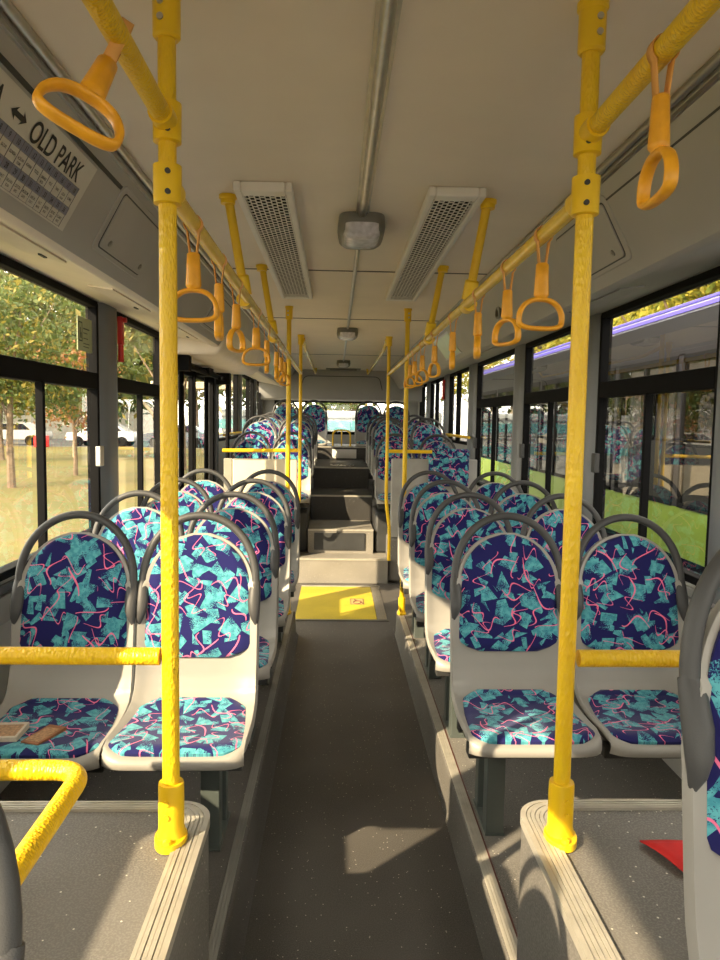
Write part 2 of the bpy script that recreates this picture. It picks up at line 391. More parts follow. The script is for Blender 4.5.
# ceiling with seams
struct('ceiling', M().box((XL-.09, Y0, 2.32), (XR+.09, Y1+.09, 2.42)), CEIL, ang=0)
for y in (-.4, 1.6 - .0, 3.8, 5.58, 8.6):
    if y == 1.6: continue
    struct('trim_%d' % tn, M().box((-.6, y-.006, 2.3165), (.78, y+.006, 2.321)), plain('seam_shadow_gap', (.12,.11,.10), .7), ang=0); tn += 1
# covings: sloped panel, rounded lip, underside to the window heads
def cove(side):
    pr = [(.80,2.325),(.80,2.30),(.828,2.252),(.965,2.062),(.975,2.048),(.99,2.040),(1.01,2.040),(1.03,2.048),(1.05,2.062),(1.37,2.125),(1.37,2.325)]
    if side < 0: pr = [(.16-x, z) for x, z in pr]
    return pr
struct('trim_%d' % tn, M().prism(cove(1)[:5]+[cove(1)[9], cove(1)[10]], Y0, 11.3), COVE, ang=25); tn += 1
struct('trim_%d' % tn, M().prism(cove(-1)[:5]+[cove(-1)[9], cove(-1)[10]], Y0, 11.3), COVE, ang=25); tn += 1
struct('trim_%d' % tn, M().prism(cove(1)[4:10], Y0, 11.3), COVE, ang=40); tn += 1
struct('trim_%d' % tn, M().prism(cove(-1)[4:10], Y0, 11.3), LIP, ang=40); tn += 1
def rodalong(x, z, r, y0, y1): return M().tube([(x, y0, z), (x, y1, z)], r, 12)
struct('trim_%d' % tn, rodalong(.785, 2.312, .012, Y0, 11.25).box((.80, Y0, 2.286), (.812, 11.25, 2.296)), plain('rail_grey_metal', (.34,.32,.29), .35, metal=.7), ang=50); tn += 1
struct('trim_%d' % tn, rodalong(-.625, 2.312, .012, Y0, 11.25).box((-.652, Y0, 2.286), (-.64, 11.25, 2.296)), ALU, ang=50); tn += 1
# panel frame helpers on the sloped coving: (y, s) -> world
def cp(side, y, s, out=0.0):
    L = .2342; ex, ez = (.138/L, -.190/L)      # unit down the slope (right side)
    x = .828+ex*s; z = 2.252+ez*s
    x -= .811*out; z -= .589*out
    return (x if side > 0 else .16-x, y, z)
def slab(side, y0, y1, s0, s1, o0, o1, sk=0.0):
    q = [(y0, s0), (y1, s0), (y1+sk, s1), (y0+sk, s1)]
    vs = [cp(side, y, s, o0) for y, s in q]+[cp(side, y, s, o1) for y, s in q]
    return M().add(vs, [(0,1,2,3),(4,7,6,5),(0,4,5,1),(1,5,6,2),(2,6,7,3),(3,7,4,0)])
# groove lines
struct('trim_%d' % tn, slab(1, Y0, 2.28, .004, .010, -.002, .002), DARK, ang=0); tn += 1
struct('trim_%d' % tn, slab(-1, Y0, 2.30, -.004, .008, -.002, .004), DARK, ang=0); tn += 1
# rear wall, bulkhead, rear window
RX0, RX1, RZ0, RZ1 = -1.02, 1.18, 1.33, 1.862
m = M().box((XL-.09, Y1, 0), (XR+.09, Y1+.09, RZ0)).box((XL-.09, Y1, RZ1), (XR+.09, Y1+.09, 2.34)).box((XL-.09, Y1, RZ0), (RX0, Y1+.09, RZ1)).box((RX1, Y1, RZ0), (XR+.09, Y1+.09, RZ1))
struct('wall_rear', m, WALLM, ang=0)
bk = [(11.22, 2.32), (11.20, 2.26), (11.22, 2.12), (11.30, 1.95), (11.36, 1.872), (11.42, 1.862), (12.0, 1.862), (12.0, 2.32)]
n = len(bk); mm = M().add([(XL, y, z) for y, z in bk]+[(XR, y, z) for y, z in bk], [(i, (i+1)%n, n+(i+1)%n, n+i) for i in range(n)]+[tuple(range(n-1,-1,-1)), tuple(range(n,2*n))])
struct('wall_rear_bulkhead', mm, COVE, ang=40)
mm = M().tube(fillet([(-.55, 11.225, 2.02), (-.50, 11.188, 2.22), (.66, 11.188, 2.22), (.71, 11.225, 2.02)], .08), .005, 6)
struct('trim_%d' % tn, mm, DARK); tn += 1
wr = struct('window_40', M().box((RX0, Y1-.01, RZ0-.02), (RX1, Y1+.05, RZ0+.03)).box((RX0, Y1-.01, RZ1-.03), (RX1, Y1+.05, RZ1)).box((RX0, Y1-.01, RZ0), (RX0+.03, Y1+.05, RZ1)).box((RX1-.03, Y1-.01, RZ0), (RX1, Y1+.05, RZ1)), BLACK, ang=0)
mk('glass', M().add([(RX0, Y1+.03, RZ0), (RX1, Y1+.03, RZ0), (RX1, Y1+.03, RZ1), (RX0, Y1+.03, RZ1)], [(0,1,2,3)]), GL, wr, 0)
# front of the bus (behind the viewer): wall with the windscreen opening
m = M().box((XL-.09, Y0-.09, 0), (XR+.09, Y0, .95)).box((XL-.09, Y0-.09, 2.15), (XR+.09, Y0, 2.34)).box((XL-.09, Y0-.09, .95), (XL+.08, Y0, 2.15)).box((XR-.08, Y0-.09, .95), (XR+.09, Y0, 2.15))
struct('wall_front', m, WALLM, ang=0)
wf = struct('window_41', M().box((XL+.08, Y0-.07, .95), (XR-.08, Y0-.02, .99)).box((XL+.08, Y0-.07, 2.11), (XR-.08, Y0-.02, 2.15)), BLACK, ang=0)
mk('glass', M().add([(XL+.08, Y0-.05, .97), (XR-.08, Y0-.05, .97), (XR-.08, Y0-.05, 2.13), (XL+.08, Y0-.05, 2.13)], [(0,1,2,3)]), GL, wf, 0)

# door on the left: jambs, two folding leaves with glass, operating gear
d = struct('door_1', M().box((XL-.07, 5.14, 0), (XL+.03, 5.19, 2.03)).box((XL-.07, 7.20, 0), (XL+.03, 7.25, 2.03)).box((XL-.07, 5.14, 1.97), (XL+.03, 7.25, 2.03)), DARK, ang=0, bevel=.004)
for k, (a, b) in enumerate(((5.20, 6.18), (6.22, 7.19))):
    xa, xb = XL-.045, XL-.005
    lf = mk('door_leaf', M().box((xa, a, .03), (xb, a+.05, 1.96)).box((xa, b-.05, .03), (xb, b, 1.96)).box((xa, a, .03), (xb, b, .12)).box((xa, a, 1.89), (xb, b, 1.96)), BLACK, d, 0, .005)
    mk('glass', M().add([(XL-.025, a+.03, .08), (XL-.025, b-.03, .08), (XL-.025, b-.03, 1.92), (XL-.025, a+.03, 1.92)], [(0,1,2,3)]), GL, lf, 0)
    mk('vertical_post', M().cyl((XL+.07, a+.12, .05), (XL+.07, a+.12, 1.95), .02), BLACK, d)
mk('door_gear', M().cyl((XL+.10, 5.18, 1.93), (XL+.10, 7.2, 1.93), .022).box((XL+.03, 5.15, 1.88), (XL+.16, 5.25, 1.99)).box((XL+.03, 6.1, 1.90), (XL+.14, 6.3, 1.97)).box((XL+.03, 7.1, 1.88), (XL+.16, 7.2, 1.99)).cyl((XL+.10, 5.35, 1.93), (XL+.16, 5.9, 1.90), .013).cyl((XL+.10, 7.0, 1.93), (XL+.16, 6.5, 1.90), .013), BLACK, d, 35)
mk('edge_post', M().cyl((XL+.13, 7.17, .05), (XL+.13, 7.17, 1.93), .02), BLACK, d)
# deeper housing above the door
pr = [(-.70, 2.225), (-.78, 2.03), (-.84, 1.985), (-1.195, 1.99), (-1.195, 2.12)]
struct('trim_%d' % tn, M().prism(pr, 5.05, 7.3), LIP, ang=40, bevel=.02); tn += 1

# ------------------------------------------------------------ seats
PROF = [(-.472,.358),(-.476,.376),(-.465,.388),(-.42,.392),(-.36,.388),(-.26,.385),(-.18,.392),(-.125,.408),(-.09,.44),(-.07,.49),(-.058,.55),(-.045,.64),(-.030,.74),(-.012,.85),(.002,.93),(.008,.972)]
PL = [0]
for i in range(1, len(PROF)): PL.append(PL[-1]+math.dist(PROF[i], PROF[i-1]))
LT = PL[-1]
def prof(s):
    s = max(0, min(LT, s)); i = 0
    while i < len(PL)-2 and PL[i+1] < s: i += 1
    t = (s-PL[i])/(PL[i+1]-PL[i]); a, b = PROF[i], PROF[i+1]
    return a[0]+(b[0]-a[0])*t, a[1]+(b[1]-a[1])*t
def pn(s):
    a = prof(s-.02); b = prof(s+.02); ty, tz = b[0]-a[0], b[1]-a[1]; L = math.hypot(ty, tz) or 1
    return (-tz/L, ty/L)     # towards the sitter
def sz(z):                   # arc length at height z on the back
    for i in range(7, len(PROF)-1):
        if PROF[i][1] <= z <= PROF[i+1][1]: return PL[i]+(z-PROF[i][1])/(PROF[i+1][1]-PROF[i][1])*(PL[i+1]-PL[i])
    return LT
def surf(x, s, off=0.0, hw=.2):
    y, z = prof(s); n = pn(s); k = min(1.15, abs(x)/hw); c = .026*k**5 + off
    if s < .1: c -= .01*k**4*(1-s/.1)
    return (x, y+n[0]*c, z+n[1]*c)
def make_seat(kind):
    t = thing('bus_chair', 'blue patterned bus seat', 'seat')
    # shell
    m = M(); NS, NX = 72, 20
    def hw(s):
        y, z = prof(s)
        if s < .26: return .2065
        if s < sz(.56): return .2065-.0045*min(1, (s-.26)/.2)
        u = (s-sz(.555))/(LT-.006-sz(.555)); a = .202
        if u < .42: return a
        k = min(1, max(0, (u-.50)/.515)); e = .182*sqrt(max(0, 1-k**2.2))+.006
        if u < .58: e = a+(e-a)*(u-.42)/.16
        return max(.03, e)
    ss = [LT*i/NS for i in range(NS+1)]
    for s in ss:
        w = hw(s)
        for j in range(NX+1):
            x = w*(-1+2*j/NX); p = surf(x, s, 0, w if s < sz(.80) else .208)
            if s < .16: p = (p[0], p[1]+.05*(1-s/.16)*abs(x/w)**7, p[2])
            m.v.append(p)
    for i in range(NS):
        for j in range(NX): m.f.append((i*(NX+1)+j, i*(NX+1)+j+1, (i+1)*(NX+1)+j+1, (i+1)*(NX+1)+j))
    sh = mk('shell', m, SHELL, t, 60)
    so_ = sh.modifiers.new('solid', 'SOLIDIFY'); so_.thickness = .017; so_.offset = 1 if False else -1
    bv = sh.modifiers.new('bevel', 'BEVEL'); bv.width = .006; bv.segments = 2; bv.limit_method = 'ANGLE'; bv.angle_limit = radians(50)
    # pads
    def pad(name, s0, s1, whf, h):
        m = M(); m.uv = []; A, B = 26, 18
        for layer in (1, 0):
            for i in range(A+1):
                u = i/A; s = s0+(s1-s0)*u; w = whf(u)
                for j in range(B+1):
                    q = -1+2*j/B; x = w*q
                    ed = min(1, (1-abs(q))/.22, u/.10, (1-u)/.10); ed = max(0, ed); bul = sqrt(max(0, 1-(1-ed)**2))
                    c = .026*(abs(x)/.208)**5
                    off = (.004 + h*(.35+.65*bul) - c*.6) if layer else -.004
                    m.v.append(surf(x, s, off, .208)); m.uv.append((x, s))
        n = (A+1)*(B+1)
        for i in range(A):
            for j in range(B):
                a = i*(B+1)+j; m.f.append((a, a+1, a+B+2, a+B+1)); m.f.append((n+a, n+a+B+1, n+a+B+2, n+a+1))
        rim = [j for j in range(B+1)] + [i*(B+1)+B for i in range(1, A+1)] + [A*(B+1)+j for j in range(B-1, -1, -1)] + [i*(B+1) for i in range(A-1, 0, -1)]
        for k in range(len(rim)):
            a, b = rim[k], rim[(k+1) % len(rim)]; m.f.append((a, b, n+b, n+a))
        return mk(name, m, FAB, t, 50)
    def wback(u):
        if u < .12: return .178*(1-(1-u/.12)**2.4*.42)
        if u < .5: return .178-.004*(u-.12)/.38
        k = (u-.5)/.5; return max(.022, .174*sqrt(max(0, 1-k**2.2)))
    pad('back_cushion', sz(.555), LT-.006, wback, .016)
    def wseat(u):
        if u < .16: return .202*(1-(1-u/.16)**2.2*.28)
        if u > .82: return .176*(1-((u-.82)/.18)**2.2*.34)
        return .202-.026*(u-.16)/.66
    pad('seat_cushion', .050, .405, wseat, .016)
    # grab hoop with its end brackets
    pts = []; rr = []; fl = []
    for i in range(29):
        a = pi*i/28; x = -.193*cos(a); z = .80+.232*sin(a)**.9; y = -.026+.046*sin(a)
        pts.append((x, y, z)); rr.append(.0138)
    mk('grab_hoop', M().tube(pts, rr, 12, up=(0,1,0)), HOOP, t, 60)
    for sg in (-1, 1):
        P = [(sg*.193, -.022, .812), (sg*.191, -.032, .79), (sg*.190, -.048, .75), (sg*.191, -.058, .715), (sg*.195, -.062, .69), (sg*.200, -.058, .662)]
        mk('hoop_bracket', M().tube(P, [.0145, .0155, .016, .0155, .012, .003], 16, flat=[1.05, 1.25, 1.35, 1.25, 1.1, 1.2], up=(0,1,0)), HOOP, t, 50)
    # under frame
    f = M().box((-.17, -.40, .335), (-.14, -.10, .368)).box((.14, -.40, .335), (.17, -.10, .368)).box((-.19, -.36, .30), (.19, -.31, .34)).box((-.19, -.17, .30), (.19, -.13, .34))
    mk('seat_frame', f, DARK, t, 0, .004)
    if kind:
        lx = -.08 if kind > 0 else .08
        lg = M().box((lx-.030, -.285, -.30), (lx+.030, -.225, 0)).box((lx-.026, -.12, -.30), (lx+.026, -.07, 0))
        lg.box((lx-.034, -.29, -.30), (lx+.034, -.06, -.293)).box((lx-.026, -.28, -.02), (lx+.026, -.08, .0))
        o = mk('leg', lg, LEGM, t, 0, .005); o.location = (0, 0, .30)
    return t
proto_r = make_seat(1); proto_l = make_seat(-1); proto_o = make_seat(0)
used = set()
ordn = ['first', 'second', 'third', 'fourth']
def seat(proto, x, y, zf, leg, label, group):
    global used
    if proto.name not in used:
        used.add(proto.name); r = proto; r.location = (x, y, zf); r['label'] = label; r['group'] = group
    else: r = dup(proto, (x, y, zf), 0, label, group)
    for c in r.children:
        if c.name.startswith('leg'): c.scale = (1, 1, leg/.30)
    return r
G1 = 'seats left of the aisle ahead of the door'; G2 = 'seats right of the aisle ahead of the steps'
for i in range(4):
    side = 'row of seats counted from the wheel box'
    seat(proto_l, (-.462, -.452, -.442, -.431)[i], (2.48, 3.20, 3.92, 4.64)[i], .18, .30, 'patterned aisle seat in the %s row behind the left wheel box' % ordn[i], G1)
    seat(proto_o, (-.876, -.866, -.856, -.845)[i], (2.47, 3.20, 3.92, 4.64)[i], .18, .30, 'patterned window seat in the %s row behind the left wheel box' % ordn[i], G1)
    seat(proto_r, .626, (2.56, 3.30, 4.02, 4.74)[i], .18, .30, 'patterned aisle seat in the %s row behind the right wheel box' % ordn[i], G2)
    seat(proto_o, 1.065, (2.56, 3.30, 4.02, 4.74)[i], .18, .30, 'patterned window seat in the %s row behind the right wheel box' % ordn[i], G2)
G3 = 'raised seats left of the rear steps'; G4 = 'raised seats right of the rear steps'
rr = ['first', 'second', 'third', 'fourth']
for i, (y, hz, fl) in enumerate(((7.50, 1.41, .44), (8.30, 1.58, .70), (9.05, 1.60, .70), (9.80, 1.63, .70))):
    b = hz-1.035; lg = max(.04, .30-(fl-b))
    seat(proto_l, -.455, y, b, lg, 'patterned seat left of the rear steps, %s raised row behind the partition' % rr[i], G3)
    seat(proto_o, -.870, y, b, .3, 'patterned seat by the left rear windows, %s raised row behind the partition' % rr[i], G3)
    seat(proto_r, .618, y, b, lg, 'patterned seat right of the rear steps, %s raised row behind the yellow rail' % rr[i], G4)
    seat(proto_o, 1.065, y, b, .3, 'patterned seat by the right rear windows, %s raised row behind the yellow rail' % rr[i], G4)
for x, w in ((-.34, 'left of the small yellow hoop'), (-.775, 'at the far left corner'), (.50, 'right of the small yellow hoop'), (.93, 'at the far right corner')):
    seat(proto_o, x, 11.15, .81, .3, 'patterned seat on the rear bench under the rear window, %s' % w, 'seats of the last row against the rear window')
sfl = seat(proto_o, -.450, .57, .385, .3, 'seat on the left wheel box, its dark grab hoop end in the lower left corner', 'seats on the front wheel boxes')
sfl.scale = (1, 1, .92)
seat(proto_o, .682, .97, .395, .3, 'seat on the right wheel box, dark hoop and pale shell at the right edge', 'seats on the front wheel boxes')

# ------------------------------------------------------------ poles
def clamp_cross(z, horiz='y'):
    return M().lathe([(.024, z-.034), (.030, z-.032), (.0305, z+.032), (.024, z+.034)], n=20)
def pole(x, y, z0, r, label, clampz=(), base=True, ztop=2.32, side=1, name='grab_pole'):
    t = thing(name, label, 'pole', (x, y, z0), group='yellow grab poles')
    H = ztop-z0
    mk('tube', M().cyl((0,0,.01), (0,0,H-.005), r, 20), YS, t)
    mk('ceiling_socket', M().lathe([(r+.012, H), (r+.012, H-.012), (r+.0085, H-.016), (r+.0085, H-.085), (r+.004, H-.09)], n=20), YP, t, 40)
    scr = M()
    for dz in (.035, .062): scr.cyl((0.0+side*.006, -(r+.006), H-dz), (side*.006, -(r+.0115), H-dz), .006, 10)
    mk('screws', scr, ALU, t)
    if base:
        bm_ = M().lathe([(r+.0075, .12), (r+.0085, .115), (r+.0085, .03), (r+.012, .012), (r+.016, 0)], n=22)
        # teardrop foot towards the viewer
        tv = []
        for k in range(20):
            a = 2*pi*k/20; tv.append(((r+.015)*cos(a), (r+.015)*sin(a) - (.018 if sin(a) < 0 else 0)*abs(sin(a))))
        bm_.prismz(tv, 0, .014)
        mk('foot_socket', bm_, YP, t, 40)
        s2 = M()
        for dz in (.060, .088): s2.cyl((side*.004, -(r+.006), dz), (side*.004, -(r+.0115), dz), .0058, 10)
        s2.lathe([(.009, .014), (.008, .02), (.004, .022)], c=(0, -(r+.020), 0), n=12)
        mk('foot_screws', s2, YP, t)
    for (zc, dy) in clampz:
        c = M().lathe([(r+.003, zc-z0-.036), (r+.009, zc-z0-.034), (r+.0095, zc-z0+.034), (r+.003, zc-z0+.036)], n=20)
        c.cyl((0, 0, zc-z0), (0, dy*.055, zc-z0), r+.0055, 18)
        co_ = mk('rail_clamp', c, YP, t, 40)
        b = M()
        for k in (-.018, .018): b.cyl((-.006*side, -(r+.006), zc-z0+k), (-.006*side, -(r+.0112), zc-z0+k), .0052, 10)
        mk('clamp_bolts', b, DARK, co_)
    return t
RZ = 1.975
pole(-.315, 1.375, .715, .0165, 'yellow textured pole standing on the left wheel box', [(2.085, -1), (RZ, 1)], side=-1)
pole(.462, 1.375, .715, .0165, 'yellow textured pole standing on the right wheel box', [(2.085, -1), (RZ, 1)])
pole(-.33, 5.02, .18, .016, 'yellow pole at the rear end of the left platform, before the door', [], side=-1)
pole(.485, 5.02, .18, .016, 'yellow pole at the rear end of the right platform, beside the yellow floor', [])
# bent poles at the rear steps
for sx, x, w in ((-1, -.33, 'left'), (1, .478, 'right')):
    t = thing('grab_pole', 'yellow pole with a bent lower end beside the rear steps, on the %s' % w, 'pole', (x, 6.68, .44), group='yellow grab poles')
    if sx > 0: P = [(0,0,1.87), (0,0,.36), (.035,.0,.10), (.035,.0,-.20)]
    else: P = [(0,0,1.87), (0,0,.36), (-.06,.04,.18), (-.06,.13,.18)]
    mk('tube', M().tube(fillet(P, .06), .0155, 16), YS, t)
    mk('ceiling_socket', M().lathe([(.032, 1.88), (.032, 1.868), (.027, 1.86), (.027, 1.80), (.02, 1.79)], n=18), YP, t, 40)
# short drop posts
def drop(x0, y0, x1, y1, label):
    t = thing('drop_post', label, 'post', (x0, y0, 2.32), group='short yellow posts from ceiling to handrail')
    d_ = Vector((x1-x0, y1-y0, RZ+.02-2.32)); u = d_.normalized()
    mk('tube', M().cyl((0,0,0), d_, .016, 16), YS, t)
    mk('ceiling_socket', M().lathe([(.031, -.001), (.031, -.012), (.026, -.016), (.025, -.03)], n=18), YP, t, 40)
    mk('rail_socket', M().tube([d_-u*.07, d_-u*.065, d_+u*.0], [.021, .026, .026], 16).cyl(d_+Vector((0,-.035,-.02)), d_+Vector((0,.035,-.02)), .0265, 16), YP, t, 40)
drop(-.384, 2.58, -.335, 2.66, 'short yellow post from ceiling to left handrail, nearer of the two')
drop(-.382, 3.71, -.335, 3.84, 'short yellow post from ceiling to left handrail, farther of the two')
drop(.518, 2.56, .478, 2.66, 'short yellow post from ceiling to right handrail, nearer of the two')
drop(.521, 3.64, .478, 3.78, 'short yellow post from ceiling to right handrail, farther of the two')
# overhead rails
YR = plain('yellow_glossy_rail', (.80, .54, .05), .22, var=.1, vs=14, bs=.3, bsc=120)
def rail(pts, r, label, mat=YS, grp='overhead yellow handrails'):
    p0 = pts[0]; m = M().tube([tuple(a-b for a, b in zip(p, p0)) for p in pts], r, 18)
    o = mk('handrail', m, mat); o.location = p0; return setp(o, label, 'handrail', grp)
rail([(-.315, -.6, 2.085), (-.315, 1.335, 2.085)], .0175, 'upper left handrail overhead, running from the left pole towards the viewer')
rail([(.462, -.6, 2.085), (.462, 1.335, 2.085)], .0175, 'upper right handrail overhead, running from the right pole towards the viewer')
rail([(-.318, 1.42, RZ), (-.33, 6.65, RZ)], .0165, 'long left overhead handrail with hanging straps', YR)
rail([(.464, 1.42, RZ), (.478, 6.65, RZ)], .0165, 'long right overhead handrail with hanging straps', YR)
for x, w in ((-.31, 'left'), (.46, 'right')):
    o = rail(fillet([(x, 6.74, 2.29), (x, 7.2, 2.235), (x, 10.7, 2.235), (x, 10.9, 2.32)], .05), .017, 'thin rear ceiling handrail above the rear steps, on the %s' % w, YR)
# cross bars behind the wheel boxes
rail(fillet([(-.335, 1.375, 1.088), (-1.195, 1.375, 1.088)], .01), .0168, 'horizontal yellow bar from the left pole to the left wall', grp='yellow cross bars')
rail(fillet([(.485, 1.375, 1.088), (1.355, 1.375, 1.088)], .01), .0168, 'horizontal yellow bar from the right pole to the right wall', grp='yellow cross bars')
rail([(-.35, 6.72, 1.262), (-1.05, 6.72, 1.252)], .017, 'horizontal yellow rail above the cream door partition', YP, 'yellow partition rails')
rail([(.498, 6.70, 1.268), (.90, 6.70, 1.268)], .017, 'short horizontal yellow rail before the grey right partition', YP, 'yellow partition rails')
rail([(1.30, 7.0, 1.40), (1.30, 8.7, 1.40)], .014, 'low yellow rail across the right rear windows', YP, 'yellow partition rails')
rail([(-1.14, 7.4, 1.38), (-1.14, 8.8, 1.38)], .014, 'low yellow rail across the left rear windows', YP, 'yellow partition rails')
# guard rail left foreground
t = thing('guard_rail', 'bent yellow guard rail on the left wheel box, lower left', 'guard rail', (-.60, 1.21, .715))
mk('top_tube', M().tube(fillet([(-.58, .03, .212), (.165, .03, .212), (.165, -.55, .20)], .055, 8), .0175, 18), YS, t)
mk('post', M().cyl((-.02, .03, .0), (-.02, .03, .2), .0165, 16), YS, t)
mk('post', M().cyl((-.52, .03, .0), (-.52, .03, .2), .0165, 16), YS, t)
# small hoop on the rear bench
t = thing('barrier_hoop', 'small arched yellow barrier on the rear bench under the rear window', 'barrier', (.087, 10.75, 1.165))
mk('frame', M().tube(fillet([(-.13,0,0), (-.13,0,.235), (.13,0,.235), (.13,0,0)], .09, 8), .0125, 12), YP, t)
mk('middle_post', M().cyl((0,0,0), (0,0,.23), .010, 10), YP, t)

# ------------------------------------------------------------ hanging straps
def make_strap():
    t = thing('strap_handle', 'amber strap handle', 'strap handle')
    # origin on the rail axis; strap loops round the rail (rail runs along local x)
    m = M(); w = .009; n = 20; loop = []
    for i in range(n+1):
        a = radians(-50) + radians(280)*i/n; loop.append((.0185*cos(a), .0185*sin(a)))
    loop = [(0.004, -.085)] + loop + [(-.004, -.085)]
    for (y, z) in loop: m.v += [(-w, y, z), (w, y, z)]
    for i in range(len(loop)-1): m.f.append((2*i, 2*i+1, 2*i+3, 2*i+2))
    o = mk('strap', m, STRAP, t, 50); s_ = o.modifiers.new('solid', 'SOLIDIFY'); s_.thickness = .0025; s_.offset = 1
    mk('grip_sleeve', M().tube([(0,0,-.070),(0,0,-.073),(0,0,-.10),(0,0,-.138),(0,0,-.142),(0,0,-.150)], [.0115,.0145,.0155,.0175,.0175,.0115], 16, flat=.85), YH, t, 40)
    ring = []
    for i in range(40):
        a = 2*pi*i/40 + pi/2; c, s = cos(a), sin(a)
        # rounded D: arched top, broad flatter bottom
        x = .052*(abs(c)**.80)*(1 if c > 0 else -1); z = (.042*s**1.1 if s > 0 else -.024*(abs(s)**.45))
        ring.append((x, 0, -.193+z))
    ring.append(ring[0])
    r = M().tube(ring, .0058, 12, caps=False, flat=1.8, up=(0,0,-1))
    mk('ring', r, YH, t, 60)
    return t
sp = make_strap(); first = True
def place_strap(x, y, z, rot, label):
    global first
    if first: r = sp; first = False; r.location = (x, y, z)
    else: r = dup(sp, (x, y, z))
    r['label'] = label; r['group'] = 'amber strap handles hanging from the handrails'
    # strap loop stays on the rail; sleeve and ring twist below it
    r.rotation_euler = (0, 0, pi/2)
    for c in r.children:
        if not c.name.startswith('strap'): c.rotation_euler = (0, 0, rot - pi/2); c.location = (0, 0, .008)
    return r
OR = ['nearest', 'second', 'third', 'fourth', 'fifth', 'sixth', 'seventh', 'eighth']
for i, (y, a) in enumerate(zip((1.64, 2.0, 2.35, 2.94, 3.4, 3.96, 4.31, 4.65), (-5, 96, 74, 5, 96, 94, 72, 60))):
    place_strap(-.32-.003*i*.5, y, RZ, radians(a), 'amber strap handle on the long left handrail, %s from the left pole' % OR[i])
for i, (y, a) in enumerate(zip((1.66, 2.0, 2.42, 2.95, 3.5, 4.01, 4.41, 4.7), (8, -66, -99, -97, -72, -62, -30, -58))):
    place_strap(.465+.0015*i, y, RZ, radians(a), 'amber strap handle on the long right handrail, %s from the right pole' % OR[i])
r = place_strap(.462, 1.065, 2.085, radians(-93), 'large strap handle hanging close at the upper right, ring turned sideways')
r = place_strap(-.315, 1.11, 2.085, radians(0), 'strap handle tipped towards the viewer at the upper left, before the route sign')
dz_ = Vector((.12, .56, .80)).normalized(); dx_ = Vector((.76, .24, -.55)); dx_ = (dx_-dz_*dx_.dot(dz_)).normalized(); dy_ = dz_.cross(dx_)
Rm = Matrix((dx_, dy_, dz_)).transposed()      # leans towards the viewer, resting against the rail
r.rotation_euler = Rm.to_euler(); r.location = (-.315, 1.085, 2.085)
for c in r.children: c.rotation_euler = (0, 0, 0); c.location = (0, 0, .012)

# ------------------------------------------------------------ ceiling things
def vent(x0, x1, y0, y1, label):
    t = thing('air_vent', label, 'air vent', ((x0+x1)/2, (y0+y1)/2, 2.32), group='ceiling air vents')
    hx, hy = (x1-x0)/2, (y1-y0)/2
    rim = M().box((-hx, -hy, -.032), (-hx+.024, hy, 0)).box((hx-.024, -hy, -.032), (hx, hy, 0)).box((-hx+.024, -hy, -.032), (hx-.024, -hy+.06, 0)).box((-hx+.024, hy-.06, -.032), (hx-.024, hy, 0))
    mk('frame', rim, WHITE, t, 0, .006)
    g = M(); gx, gy = hx-.026, hy-.062; nc = 8; cw = 2*gx/nc; bar = .0038
    for i in range(nc+1): g.box((-gx+i*cw-bar/2, -gy, -.030), (-gx+i*cw+bar/2, gy, -.027))
    pitch = .036; nr = int(2*gy/pitch)
    for i in range(nc):
        o_ = (i % 2)*pitch/2
        for k in range(nr+1):
            y = -gy+o_+k*pitch
            if y < gy: g.box((-gx+i*cw, y-.0026, -.030), (-gx+(i+1)*cw, y+.0026, -.027))
    mk('grille', g, WHITE, t, 0)
    mk('backing', M().box((-gx, -gy, -.012), (gx, gy, -.002)), BLACK, t, 0)
vent(-.345, -.152, 2.42, 4.52, 'long white ceiling air vent left of the ceiling lamps')
vent(.295, .485, 2.42, 4.52, 'long white ceiling air vent right of the ceiling lamps')
def lamp(y, label, s=1.0):
    t = thing('ceiling_lamp', label, 'ceiling lamp', (.088, y, 2.32), group='small ceiling lamps along the conduit')
    prof_ = []
    body = M()
    for k, (z, w, l) in enumerate(((0, .088, .165), (-.035, .092, .168), (-.06, .086, .150), (-.072, .072, .125))):
        for j in range(28):
            a = 2*pi*j/28; c, s_ = cos(a), sin(a); e = .42
            body.v.append((w*abs(c)**e*(1 if c > 0 else -1)*(1-.10*(s_ > 0)*s_), l*abs(s_)**e*(1 if s_ > 0 else -1), z))
    for k in range(3):
        for j in range(28): body.f.append((k*28+j, k*28+(j+1)%28, (k+1)*28+(j+1)%28, (k+1)*28+j))
    body.f.append(tuple(3*28+j for j in range(28)))
    mk('housing', body, GREYD, t, 45)
    ln = M(); NN = 24
    for k, (z, w, l) in enumerate(((-.040, .074, .155), (-.070, .070, .140), (-.085, .056, .11), (-.088, .02, .05))):
        for j in range(NN):
            a = 2*pi*j/NN; c, s_ = cos(a), sin(a); e = .5
            ln.v.append((w*abs(c)**e*(1 if c > 0 else -1), -.045+l*.86*abs(s_)**e*(1 if s_ > 0 else -1), z))
    for k in range(3):
        for j in range(NN): ln.f.append((k*NN+j, k*NN+(j+1)%NN, (k+1)*NN+(j+1)%NN, (k+1)*NN+j))
    ln.f.append(tuple(3*NN+j for j in range(NN)))
    mk('lens', ln, LENS, t, 50)
lamp(2.90, 'grey ceiling lamp with clear ribbed lens, nearest of three'); lamp(6.25, 'small ceiling lamp on the conduit, middle of three'); lamp(9.55, 'small ceiling lamp on the conduit, farthest of three')
